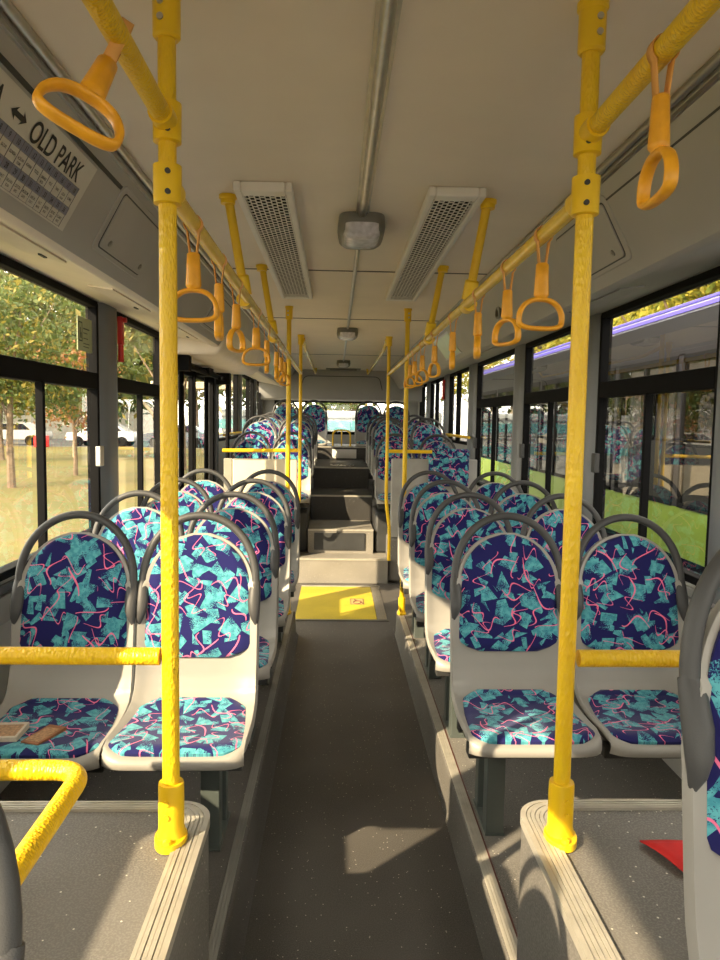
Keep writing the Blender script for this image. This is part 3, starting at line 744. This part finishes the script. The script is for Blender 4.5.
for a, b, w in ((-1.5, 2.74, 'wide metal conduit along the ceiling ahead of the nearest lamp'), (3.06, 6.12, 'metal conduit along the ceiling between the nearest and middle lamps'), (6.38, 9.42, 'metal conduit along the ceiling between the middle and farthest lamps')):
    m = M().tube([(0, 0, -.006), (0, b-a, -.006)], .015 if a < 0 else .009, 12).box((-.024 if a < 0 else -.011, 0, -.003), (.024 if a < 0 else .011, b-a, 0))
    o = mk('ceiling_conduit', m, ALU); o.location = (.088, a, 2.32); setp(o, w, 'conduit', 'ceiling conduit pieces')
o = mk('ceiling_hatch', M().box((-.2, -.10, -.03), (.2, .10, 0)).box((-.26, -.12, -.012), (.26, .12, 0)), GREYD, None, 0, .005); o.location = (.10, 10.95, 2.32); setp(o, 'dark rectangular hatch on the ceiling just before the rear wall', 'hatch')
# round coat-hook style detail and screws on the ceiling seam
# ------------------------------------------------------------ coving access panels
SCREW = plain('screw_metal', (.35,.34,.32), .35, metal=.8)
def roundpanel(side, y0, y1, s0, s1, r, o0, o1, sk):
    P = []
    for (cy, cs, a0) in ((y1-r, s0+r, -90), (y1-r, s1-r, 0), (y0+r, s1-r, 90), (y0+r, s0+r, 180)):
        for k in range(6):
            a = radians(a0+90*k/5); P.append((cy+r*cos(a), cs+r*sin(a)))
    P = [(y+sk*(s-s0)/(s1-s0), s) for y, s in P]; n = len(P)
    vs = [cp(side, y, s, o0) for y, s in P]+[cp(side, y, s, o1) for y, s in P]
    return M().add(vs, [(i, (i+1)%n, n+(i+1)%n, n+i) for i in range(n)]+[tuple(range(n-1,-1,-1)), tuple(range(n, 2*n))])
def hatch(side, y0, y1, label, sk=.0):
    t = thing('access_panel', label, 'access panel', cp(side, (y0+y1)/2, .1), group='coving access panels')
    mk('surround', roundpanel(side, y0-.03, y1+.03, -.016, .206, .03, -.004, .004, sk), COVE, t, 30, .003, True)
    mk('gap', roundpanel(side, y0-.002, y1+.002, .002, .190, .018, .003, .0046, sk), DARK, t, 30, 0, True)
    mk('panel', roundpanel(side, y0+.004, y1-.004, .007, .185, .016, .003, .009, sk), COVE, t, 30, .002, True)
    for yy in (y0+.06, y1-.06):
        c = Vector(cp(side, yy+sk, .158, .008)); e = Vector(cp(side, yy+sk, .158, .014))
        mk('screw', M().cyl(c, e, .011, 12).cyl(c, e+(e-c)*.4, .005, 8), SCREW, t, 35, 0, True)
hatch(-1, 2.34, 2.82, 'rectangular grey access panel with two screws, right of the route sign', .06)
hatch(1, 2.30, 2.78, 'rectangular grey access panel with two screws, behind the right pole', .06)
hatch(-1, 4.2, 4.7, 'grey access panel on the left coving above the third seat row', .05)
hatch(1, 8.3, 8.8, 'grey access panel on the right coving above the rear seats', .05)
# ledge covers and clips on the underside of the lips
def ledge(side, y0, y1, label):
    t = thing('ledge_cover', label, 'cover', ((1.12 if side > 0 else -.96), (y0+y1)/2, 2.06), group='slim covers under the coving')
    def q(x, z): return (x if side > 0 else .16-x, z)
    P = [(y0, 1.07), (y0+.05, 1.19), (y1-.05, 1.19), (y1, 1.07)]
    vs = [(q(x, 0)[0], y, 2.062+(x-1.05)*.197+.001) for y, x in P]+[(q(x, 0)[0], y, 2.062+(x-1.05)*.197-.007) for y, x in P]
    mk('cover', M().add(vs, [(0,1,2,3),(7,6,5,4),(0,4,5,1),(1,5,6,2),(2,6,7,3),(3,7,4,0)]), LIP if side < 0 else COVE, t, 0, .002, True)
    x = q(1.12, 0)[0]; mk('clip', M().box((x-.005, y1-.10, 2.064), (x+.005, y1-.05, 2.07)), DARK if side < 0 else COVE, t, 0, 0, True)
ledge(-1, 1.75, 2.5, 'slim raised cover with dark clip under the left coving, above the front window')
ledge(-1, 3.0, 3.6, 'slim raised cover with dark clip under the left coving, beside the window pillar')
ledge(-1, 4.15, 4.8, 'slim raised cover with dark clip under the left coving, ahead of the door housing')
ledge(1, 2.75, 3.35, 'slim raised cover under the right coving, above the nearest right window')
ledge(1, 5.0, 5.7, 'slim raised cover under the right coving, above the second window pillar')

# ------------------------------------------------------------ route sign with lettering
PAPER = plain('sign_white', (.62, .60, .55), .4, var=.03)
INK = plain('black_ink', (.012, .012, .014), .5); BAND = plain('blue_grey_band', (.20, .21, .30), .45, var=.04)
sg = thing('route_sign', 'white route sign with black lettering OLD PARK on the left coving', 'sign', cp(-1, 1.75, .12))
SY1 = 2.10; SK = .045     # right end slants
mk('board', slab(-1, .9, SY1, .016, .214, -.002, .003, SK), PAPER, sg, 0, 0, True)
mk('number_band', slab(-1, .9, SY1-.022, .092, .114, .002, .0036, .006), BAND, sg, 0, 0, True)
mk('number_band', slab(-1, .9, SY1-.022+.02, .150, .172, .002, .0036, .006), BAND, sg, 0, 0, True)
ln = M()
for s in (.091, .1145, .149, .1725, .208):
    L_ = slab(-1, .9, SY1-.02+(s-.09)*.25, s, s+.0009, .003, .0042); ln.add(L_.v, L_.f)
for k in range(26):
    y = SY1-.022-k*.0435
    for s0, s1 in ((.092, .149), (.150, .208)):
        L_ = slab(-1, y+(s0-.09)*.25, y+(s0-.09)*.25+.0010, s0, s1, .003, .0042, .012); ln.add(L_.v, L_.f)
mk('grid_lines', ln, plain('grey_rule', (.12,.12,.14), .5), sg, 0, 0, True)
def text_mesh(s, size, align='LEFT'):
    c = bpy.data.curves.new('txt', 'FONT'); c.body = s; c.size = size; c.align_x = align; c.offset = size*.014
    o = bpy.data.objects.new('txt', c); COL.objects.link(o)
    dg = bpy.context.evaluated_depsgraph_get(); dg.update()
    me = bpy.data.meshes.new_from_object(o.evaluated_get(dg)); bpy.data.objects.remove(o)
    m = M(); m.v = [tuple(v.co) for v in me.vertices]; m.f = [tuple(p.vertices) for p in me.polygons]
    bpy.data.meshes.remove(me); return m
def on_sign(name, s, y, sl_, size, xs=1.0, align='LEFT', mat=None, out=.0045):
    m = text_mesh(s, size, align)
    m.v = [cp(-1, y+vx*xs - vy*.22, sl_-vy, out) for vx, vy, vz in m.v]
    return m
a = on_sign('t', 'A', 1.54, .082, .066, .95); mk('lettering', a, INK, sg, 0, 0, True)
b = on_sign('t', 'OLD PARK', 1.728, .084, .070, .93); b.v = [v for v in b.v]; mk('lettering', b, INK, sg, 0, 0, True)
ar = M(); shp = [(0,0),(.028,.016),(.022,.006),(.058,.006),(.052,.016),(.080,0),(.052,-.016),(.058,-.006),(.022,-.006),(.028,-.016)]
ar.v = [cp(-1, 1.618+x*.95-y*.2, .060-y, .0045) for x, y in shp]; ar.f = [tuple(range(len(shp)))]
mk('arrow', ar, INK, sg, 0, 0, True)
nm_ = M()
for k, n_ in enumerate(range(18, 2, -1)):
    q = on_sign('n', str(n_), SY1-.040-k*.0435, .110, .019, .85, 'CENTER'); nm_.add(q.v, q.f)
for k, n_ in enumerate(range(36, 20, -1)):
    q = on_sign('n', str(n_), SY1-.026-k*.0435, .168, .019, .85, 'CENTER'); nm_.add(q.v, q.f)
mk('lettering', nm_, INK, sg, 0, 0, True)
w1 = ['KOMEK', 'UZUN', 'TANK', 'POLE', 'UNIVERS', 'TOZEL', 'AGARAK', 'ACKLAN', 'GUNESH', 'BAZAR', 'PARK', 'MEYDAN']
w2 = ['ELGARD', 'EBORD', 'ABORD', 'P.A.T', 'UREGIR', 'MUSEUM', 'CENTER', 'BALKAN', 'MARKET', 'SCHOOL', 'GARDEN', 'BRIDGE']
sm = M()
for k in range(12):
    for row, (wl, s_) in enumerate(((w1, .134), (w2, .190))):
        q = on_sign('n', wl[k], SY1-.036-k*.0435+row*.012, s_, .0105, .75, 'CENTER'); sm.add(q.v, q.f)
        if k % 3 == 1 or row: q = on_sign('n', wl[(k+5) % 12][:4], SY1-.034-k*.0435+row*.012, s_+.011, .0095, .75, 'CENTER'); sm.add(q.v, q.f)
mk('lettering', sm, INK, sg, 0, 0, True)
# pale notices further back on the covings
NOT = plain('pale_green_notice', (.50,.58,.34), .3, var=.1)
for side, y0, y1, w in ((1, 5.55, 6.25, 'right coving, between the handrail and the right windows'), (-1, 7.5, 9.2, 'left coving, behind the door')):
    t = thing('notice', 'pale green notice sheet on the %s' % w, 'notice', cp(side, y0, .1))
    mk('sheet', slab(side, y0, y1, .03, .20, -.002, .004), NOT, t, 0, 0, True)
    mk('frame', slab(side, y0-.03, y1+.03, .015, .03, -.002, .006).add(*(lambda q: (q.v, q.f))(slab(side, y0-.03, y1+.03, .20, .212, -.002, .006))), ALU, t, 0, 0, True)
o = mk('oval_hook', M().tube([(0, .045*cos(2*pi*i/24), .030*sin(2*pi*i/24)) for i in range(25)], .008, 10, caps=False), GREYD); o.location = (.885, 4.0, 2.155); setp(o, 'grey oval ring fixture on the right coving above the windows', 'fixture')
# sticker on the glass, red hammers
st = thing('window_sticker', 'pale green sticker with a small pictogram on the left window', 'sticker', (XL-.0155, 3.56, 1.94))
STK = plain('sticker_green', (.40,.45,.26), .4, var=.05)
mk('sheet', M().box((-.001, -.10, -.08), (.001, .10, .08)), STK, st, 0)
pg = M().box((.001, -.088, -.035), (.0016, -.082, .055)).box((.001, -.044, -.035), (.0016, -.038, .055)).box((.001, -.088, .05), (.0016, -.038, .056)).box((.001, -.088, -.036), (.0016, -.038, -.030))
pg.box((.001, -.068, -.02), (.0016, -.060, .03)).box((.001, -.068, -.003), (.0016, -.050, .006)).box((.001, -.056, -.022), (.0016, -.050, .004))
pg.box((.001, -.025, .025), (.0016, .06, .031)).box((.001, -.025, .005), (.0016, .03, .009)).box((.001, -.025, -.02), (.0016, .04, -.016)).box((.001, -.025, -.045), (.0016, .06, -.041)).box((.001, -.025, -.060), (.0016, .05, -.056))
mk('pictogram', pg, plain('dark_green_ink', (.03,.05,.03), .5), st, 0)
def hammer(x, y, z, label):
    t = thing('emergency_hammer', label, 'emergency hammer', (x, y, z), group='red emergency hammers on window pillars')
    mk('holder', M().box((-.014, -.022, -.02), (.014, .022, .13)), RED, t, 0, .007)
    mk('handle', M().tube([(0, 0, .02), (0, 0, -.02), (0, 0, -.06), (0, 0, -.11)], [.016, .014, .015, .016], 12), RED, t)
    mk('head', M().cyl((-.016, 0, .112), (.032, 0, .112), .013, 12), RED, t)
hammer(XL+.047, 3.93, 1.95, 'red emergency hammer on the left window pillar')
hammer(XR-.047, 8.84, 1.93, 'small red emergency hammer between the right rear windows')

# ------------------------------------------------------------ partitions and small objects
t = thing('partition', 'cream partition panel under the yellow rail behind the door', 'partition', (-.66, 6.80, .44))
mk('panel', M().box((-.31, 0, .0), (.30, .025, .735)), CREAM, t, 0, .012)
mk('edge_strip', M().box((-.39, 0, .0), (-.312, .03, .735)), plain('partition_grey', (.30,.28,.23), .5), t, 0, .004)
t = thing('partition', 'grey partition panel with a padded patterned backrest at the right foot of the rear steps', 'partition', (.73, 6.80, .44))
mk('panel', M().box((-.20, 0, 0), (.62, .025, .755)), plain('partition_light_grey', (.34,.335,.32), .45), t, 0, .01)
bkm = M().box((.15, -.075, .50), (.53, -.01, .855)); bkm.uv = [(x*1.0+z*.0, z) for x, y, z in bkm.v]
mk('backrest_pad', bkm, FAB, t, 0, .02)
mk('pad_bracket', M().box((.2, -.02, .5), (.24, .03, .8)).box((.44, -.02, .5), (.48, .03, .8)), DARK, t, 0)
# packets on the window seat
PKT = plain('cardboard_brown', (.30,.12,.05), .5, var=.25, vs=60); PKT2 = plain('packet_pale', (.60,.52,.42), .5, var=.1, vs=80)
def packet(x, y, z, rz, dims, mat, label):
    t = thing('cardboard_packet', label, 'packet', (x, y, z), rz, 'cardboard packets on the front left seat')
    a, b, c = dims; mk('box', M().box((-a/2,-b/2,0),(a/2,b/2,c)), mat, t, 0, .0015)
    q = M()
    for k in range(7): q.box((-a/2+.006+k*.0055, -b/2-.0006, .004), (-a/2+.006+k*.0055+(.003 if k % 2 else .0015), -b/2, c-.004))
    mk('printed_bars', q, INK, t, 0)
    mk('top_print', M().box((-a/2+.008, -b/2+.01, c), (a/2-.008, b/2-.02, c+.0006)), plain('print_tan', (.42,.24,.12), .5, var=.4, vs=120), t, 0)
packet(-.985, 2.135, .578, radians(4), (.105, .11, .026), PKT2, 'pale cardboard packet with printed bars on the front left window seat')
packet(-.865, 2.125, .578, radians(-18), (.062, .125, .018), PKT, 'brown cardboard packet lying beside the pale one on the front left window seat')
# red cloth on the right wheel box
m = M(); NX_, NY_ = 16, 16
for i in range(NX_+1):
    for j in range(NY_+1):
        u, v = i/NX_, j/NY_; x = u*.36; y = -.02*u+v*(-.30)
        x += .11*v*(1-u)*1.0
        m.v.append((x, y, .004+.010*abs(sin(u*9+v*3))*(.3+v)+.004*sin(v*11)))
for i in range(NX_):
    for j in range(NY_): a = i*(NY_+1)+j; m.f.append((a, a+1, a+NY_+2, a+NY_+1))
o = mk('cloth', m, plain('red_cloth', (.58, .012, .012), .7, var=.15, vs=20), None, 60); s_ = o.modifiers.new('s', 'SOLIDIFY'); s_.thickness = .003; s_.offset = 0
o.location = (.62, 1.36, .714); setp(o, 'bright red cloth lying on the right wheel box floor', 'cloth')
# floor emblem: small square plate with a wheelchair pictogram
em = thing('floor_emblem', 'small wheelchair pictogram on the yellow floor by the door', 'emblem', (.20, 6.05, .0045))
EI = plain('maroon_ink', (.16,.05,.03), .6)
mm = M().box((-.06, -.10, 0), (.06, .10, .0012)); mk('plate', mm, plain('pale_plate', (.42,.32,.12), .6), em, 0)
mm = M().tube([(.035*cos(2*pi*i/20)*.9, -.03+.05*sin(2*pi*i/20), .002) for i in range(21)], .004, 6, caps=False).tube([(-.02,.08,.002),(-.01,.01,.002),(.03,.005,.002),(.045,-.07,.002)], .005, 6)
mm.box((-.056, -.095, .001), (-.052, .095, .003)).box((.052, -.095, .001), (.056, .095, .003)).box((-.056, -.095, .001), (.056, -.09, .003)).box((-.056, .09, .001), (.056, .095, .003))
mk('symbol', mm, EI, em, 40)
# crumpled paper on the step
m = M(); 
for k, (x, y, w) in enumerate(((-.06, 0, .09), (.04, .01, .07), (.10, -.01, .05))):
    for q in range(5):
        a = q*1.3+k; m.add([(x, y, .0), (x+w*cos(a), y+w*.6*sin(a), .006+.02*abs(sin(a*3))), (x+w*cos(a+.9), y+w*.6*sin(a+.9), .012)], [(0,1,2)])
o = mk('paper_scrap', m, WHITE, None, 0); o.location = (.08, 8.75, .99); setp(o, 'crumpled white paper scrap on an upper rear step', 'paper')

# ------------------------------------------------------------ outside
GZ = -.33
m, t, b = nt('grass_ground'); c = objc(t)
n1 = noise(t, .35, 5, c); n2 = noise(t, 5, 5, c, .7); n3 = noise(t, 30, 4, c, .8)
gc = mixc(t, ramp(t, n1, .35, .65), (.072, .080, .012), (.12, .098, .014)); gc = mixc(t, ramp(t, n2, .5, .62), gc, (.15, .085, .03)); gc = mixc(t, ramp(t, n3, .55, .7), gc, (.10, .12, .02))
t.links.new(gc, b.inputs['Base Color']); b.inputs['Roughness'].default_value = .9; GRASS = m
ASPH = plain('asphalt', (.13,.125,.12), .85, var=.2, vs=3)
setp(mk('ground', M().box((-80, -60, GZ-.2), (80, 90, GZ)), ASPH, None, 0), kind='structure')
setp(mk('lawn', M().box((-60, -5, GZ-.1), (-3.2, 44, GZ+.02)), GRASS, None, 0), 'yellow green lawn with fallen leaves outside the left windows', 'lawn', kind='structure')
BARK = plain('bark', (.17,.12,.08), .9, var=.3, vs=8)
LG = leafmat('leaf_green', (.055,.10,.02), (.15,.17,.035), (.27,.22,.04))
LR = leafmat('leaf_red', (.30,.13,.05), (.24,.17,.05), (.42,.16,.07))
LY = leafmat('leaf_yellow', (.38,.38,.04), (.55,.44,.06), (.22,.27,.04))
LO = leafmat('leaf_olive', (.075,.10,.025), (.18,.18,.04), (.25,.21,.06))
def tree(x, y, h, cr, ch, nleaf, ls, mat, label, trunk=.09, cz=None, group='trees outside the left windows', seed=0):
    rn = random.Random(int(x*31+y*17+seed)); t = thing('tree', label, 'tree', (x, y, GZ), group=group)
    cz = cz if cz is not None else h-ch*.75
    tm = M().tube([(0,0,0),(.05*rn.uniform(-1,1)*h/3,.03,h*.2),(.06*h/3*rn.uniform(-1,1),0,h*.42),(0,0,cz+ch*.3)], [trunk*1.3, trunk, trunk*.8, trunk*.3], 8)
    for k in range(7):
        a = rn.uniform(0, 2*pi); z0 = h*.22+rn.random()*(cz-h*.22); r = cr*rn.uniform(.5,.9)
        tm.tube([(0,0,z0),(r*.4*cos(a), r*.4*sin(a), z0+ch*.25),(r*cos(a), r*sin(a), z0+ch*.6)], [trunk*.5, trunk*.35, trunk*.1], 6)
    mk('trunk', tm, BARK, t)
    lf = M(); cl = [(rn.gauss(0,.45)*cr, rn.gauss(0,.45)*cr, cz+rn.uniform(-.6,.9)*ch*.6) for _ in range(16)]
    for k in range(nleaf):
        cx_, cy_, cz_ = rn.choice(cl); rr_ = cr*.42
        p = Vector((cx_+rn.gauss(0,.5)*rr_, cy_+rn.gauss(0,.5)*rr_, cz_+rn.gauss(0,.5)*rr_*.8))
        u = Vector((rn.gauss(0,1), rn.gauss(0,1), rn.gauss(0,1))).normalized(); w_ = u.cross(Vector((rn.gauss(0,1), rn.gauss(0,1), rn.gauss(0,1)))).normalized()
        s_ = ls*rn.uniform(.6,1.3); lf.v += [tuple(p-u*s_), tuple(p+w_*s_*.5), tuple(p+u*s_), tuple(p-w_*s_*.5)]; n_ = len(lf.v)
        lf.f.append((n_-4, n_-3, n_-2, n_-1))
    mk('foliage', lf, mat, t, 0)
tree(-8.3, 18.7, 5.6, 2.0, 3.4, 7500, .085, LG, 'slim tree with loose green crown on the lawn, nearest the left window', .09)
tree(-13.7, 30, 6.0, 2.3, 3.6, 5500, .12, LG, 'tree with a sunlit pale trunk farther left on the lawn', .11)
tree(-8.1, 22.7, 4.4, 1.25, 2.4, 3600, .07, LR, 'small tree with reddish autumn crown beside the window pillar', .06)
tree(-3.9, 16.5, 6.6, 1.5, 2.2, 2200, .11, LO, 'taller tree whose leaves hang before the second left window', .06, cz=4.7)
for i, (x, y, h) in enumerate(((-40, 47, 15), (-31, 50, 14), (-23, 48, 16), (-16, 50, 14), (-10, 52, 15), (-4, 56, 14))):
    w = ['behind the car park, far left', 'behind the car park, left of the red box', 'behind the car park above the red box', 'behind the car park and the shelter', 'behind the shelter', 'behind the door of the bus', 'rising above the reddish tree', 'rising above the slim lawn tree'][i]
    tree(x, y, h, 5.0 if i < 6 else 3.4, 10 if i < 6 else 6.5, 9500, .27 if i < 6 else .17, [LO, LG][i % 2], 'tall leafy tree '+w, .22, cz=None if i < 6 else 6.8)
for i, (x, y) in enumerate(((10, 4), (10, 9), (10.5, 14), (10, 20), (11, 27), (9.5, 34), (14, 42))):
    w = ['at the near end of the parked bus', 'above the nearer half of the parked bus', 'above the middle of the parked bus', 'near the far end of the parked bus', 'beyond the far end of the parked bus', 'farther along behind the car park', 'in the distance behind the bus'][i]
    tree(x, y, 8.5, 2.9, 5, 11000, .12, LY, 'yellow green tree '+w, .16, group='yellow trees beyond the parked bus', cz=5.2)
# parked cars beyond the lawn
def car(x, y, rz, col, label):
    t = thing('car', label, 'car', (x, y, GZ), rz, 'parked cars beyond the lawn')
    P = [(-2.1,.35),(-2.15,.6),(-2.05,.85),(-1.2,.95),(-.6,1.40),(.9,1.42),(1.55,.98),(2.05,.92),(2.12,.6),(2.08,.35)]
    n = len(P); B = M().add([(px, -.82 if z < 1 else -.62, z) for px, z in P]+[(px, .82 if z < 1 else .62, z) for px, z in P], [(i, (i+1)%n, n+(i+1)%n, n+i) for i in range(n)]+[tuple(range(n-1,-1,-1)), tuple(range(n,2*n))])
    mk('body', B, plain('car_paint', col, .25, var=.03), t, 30, .04)
    g = M()
    for s_ in (-1, 1): g.add([(-1.05, s_*.83, .96), (1.35, s_*.83, .98), (.85, s_*.66, 1.34), (-.55, s_*.66, 1.34)], [(0,1,2,3)])
    mk('side_windows', g, BLACK, t, 0)
    for px in (-1.35, 1.35):
        for s_ in (-1, 1): mk('wheel', M().cyl((px, s_*.70, .32), (px, s_*.88, .32), .32, 16), BLACK, t)
for x, y, c, w in ((-24.8, 46, (.3,.3,.3), 'pale grey parked car at the far left beyond the lawn'), (-20.2, 46, (.28,.27,.25), 'silver parked car left of the red box'), (-14.6, 46, (.42,.43,.45), 'white parked car between the red box and the small reddish tree'), (-9.9, 46, (.10,.11,.13), 'dark parked car beside the window pillar'), (-5.2, 47, (.45,.45,.47), 'grey parked car seen behind the yellow pole'), (-29.5, 46, (.12,.12,.15), 'dark parked car at the extreme left')):
    car(x, y, 0, c, w)
o = mk('red_box', M().box((-.33,-.3,0),(.33,.3,.62)).box((-.36,-.33,.62),(.36,.33,.66)), RED, None, 0, .03); o.location = (-17.3, 43, GZ+.02); setp(o, 'bright red box standing at the far edge of the lawn', 'box')
t = thing('shelter', 'pale flat roofed shelter with diagonal struts behind the lawn', 'shelter', (-8.2, 33, GZ))
SH = plain('shelter_beige', (.62,.52,.38), .6)
mk('roof', M().box((-4.6,-1,3.15),(4.5,1,3.45)), SH, t, 0, .02)
for px in (-3.6, .6, 3.8): mk('post', M().cyl((px, 0, 0), (px, 0, 3.2), .09, 10), SH, t)
for px in (.6, 3.8): mk('strut', M().cyl((px, -.3, 1.2), (px-1.5, -.3, 3.2), .08, 8), SH, t)

o = mk('building', M().box((-30,0,0),(-8,6,5.5)).box((-30.3,-.3,5.5),(-7.7,6.3,6.0)), plain('pale_building', (.60,.56,.48), .7), None, 0); o.location = (-8, 60, GZ); setp(o, 'pale low building behind the parked cars', 'building')
# neighbouring bus on the right
nb = thing('bus', 'parked bus with green lower body and purple roof stripe outside the right windows', 'bus', (3.2, 4.0, GZ))
BY0, BY1 = -2.0, 11.9; BW = 2.5
NV = plain('bus_dark_panel', (.007,.006,.012), .35, var=.15, vs=3); GRN = plain('bus_green_paint', (.25,.38,.03), .35, var=.12, vs=2); PUR = plain('bus_purple_stripe', (.13,.11,.60), .3, var=.04)
mk('skirt', M().box((.02, BY0, .22), (BW, BY1, .66)), BLACK, nb, 0, .01)
mk('green_body', M().box((0, BY0, .66), (BW+.02, BY1, 1.12)), GRN, nb, 0, .01)
pan = M().box((.03, BY0, 1.12), (BW-.01, BY1, 1.15)).box((.0, BY0, 2.52), (BW, BY1, 2.90))
for k in range(10):
    y = BY0+k*1.53; pan.box((.0, y, 1.12), (.06, y+.12, 2.55)); pan.box((BW-.06, y, 1.12), (BW, y+.12, 2.55))
pan.box((0, BY0, 1.12), (BW, BY0+.05, 2.6)).box((0, BY1-.05, 1.12), (BW, BY1, 2.6))
mk('upper_body', pan, NV, nb, 0, .008)
fr_ = M()
for k in range(9):
    y = BY0+.12+k*1.53; fr_.box((-.008, y, 1.12), (.03, y+1.41, 1.16)).box((-.008, y, 2.46), (.03, y+1.41, 2.53)).box((-.008, y+.68, 1.16), (.03, y+.74, 2.46)).box((-.008, y, 1.12), (.03, y+.03, 2.5)).box((-.008, y+1.38, 1.12), (.03, y+1.41, 2.5))
mk('window_frames', fr_, BLACK, nb, 0)
mk('glass', M().add([(.012, BY0, 1.13), (.012, BY1, 1.13), (.012, BY1, 2.52), (.012, BY0, 2.52)], [(0,1,2,3)]).add([(BW-.012, BY0, 1.13), (BW-.012, BY1, 1.13), (BW-.012, BY1, 2.52), (BW-.012, BY0, 2.52)], [(0,1,2,3)]), glass('bus_dark_glass', (.16,.15,.15), 1.6), nb, 0)
rp = [(0, 2.90), (0, 2.99), (.06, 3.02), (.4, 3.04), (BW-.4, 3.04), (BW-.05, 3.01), (BW, 2.97), (BW, 2.90)]
mk('roof', M().prism(rp, BY0, BY1), plain('bus_roof_white', (.55,.55,.62), .4), nb, 25)
mk('purple_stripe', M().box((-.022, BY0, 2.915), (.0, BY1, 2.955)).box((-.016, BY0, 2.975), (.02, BY1, 3.0)), PUR, nb, 0, .004)
for y in (.6, 8.7): mk('wheel', M().cyl((-.0, y, .48), (.3, y, .48), .48, 24), BLACK, nb)
mk('body_mark', M().box((-.003, 1.80, .74), (-.001, 1.86, .78)).box((-.003, 1.80, .80), (-.001, 1.88, .84)), BLACK, nb, 0)
# white and teal coach seen through the rear window
cb = thing('van', 'white and teal van parked behind the rear window', 'van', (.1, 19, GZ))
mk('body', M().box((-3.2, 0, .30), (3.2, 1.9, 1.50)).box((-3.1, 0.02, 1.50), (2.7, 1.9, 2.12)), plain('van_white', (.38,.40,.40), .4), cb, 0, .05)
mk('teal_band', M().box((-3.2, -.01, 1.62), (2.6, .06, 1.86)).box((-3.2, -.01, 1.05), (3.1, .06, 1.25)), plain('teal_glass', (.14,.36,.38), .3, var=.5, vs=1.2), cb, 0)
mk('lower_band', M().box((-3.2, -.02, 1.92), (2.6, .05, 1.95)).box((-3.2, -.02, 1.42), (3.1, .05, 1.47)), PILL, cb, 0)
for px in (-2.1, 2.1): mk('wheel', M().cyl((px, -.02, .38), (px, .3, .38), .38, 20), BLACK, cb)
tree(.6, 24, 6.5, 2.6, 3.6, 4500, .14, LG, 'green tree above the van behind the rear window', .12, group='trees behind the rear window', cz=4.2)
tree(-5.5, 26, 7.5, 2.8, 4.2, 4500, .15, LG, 'green tree left of the van behind the rear window', .12, group='trees behind the rear window', cz=4.6)
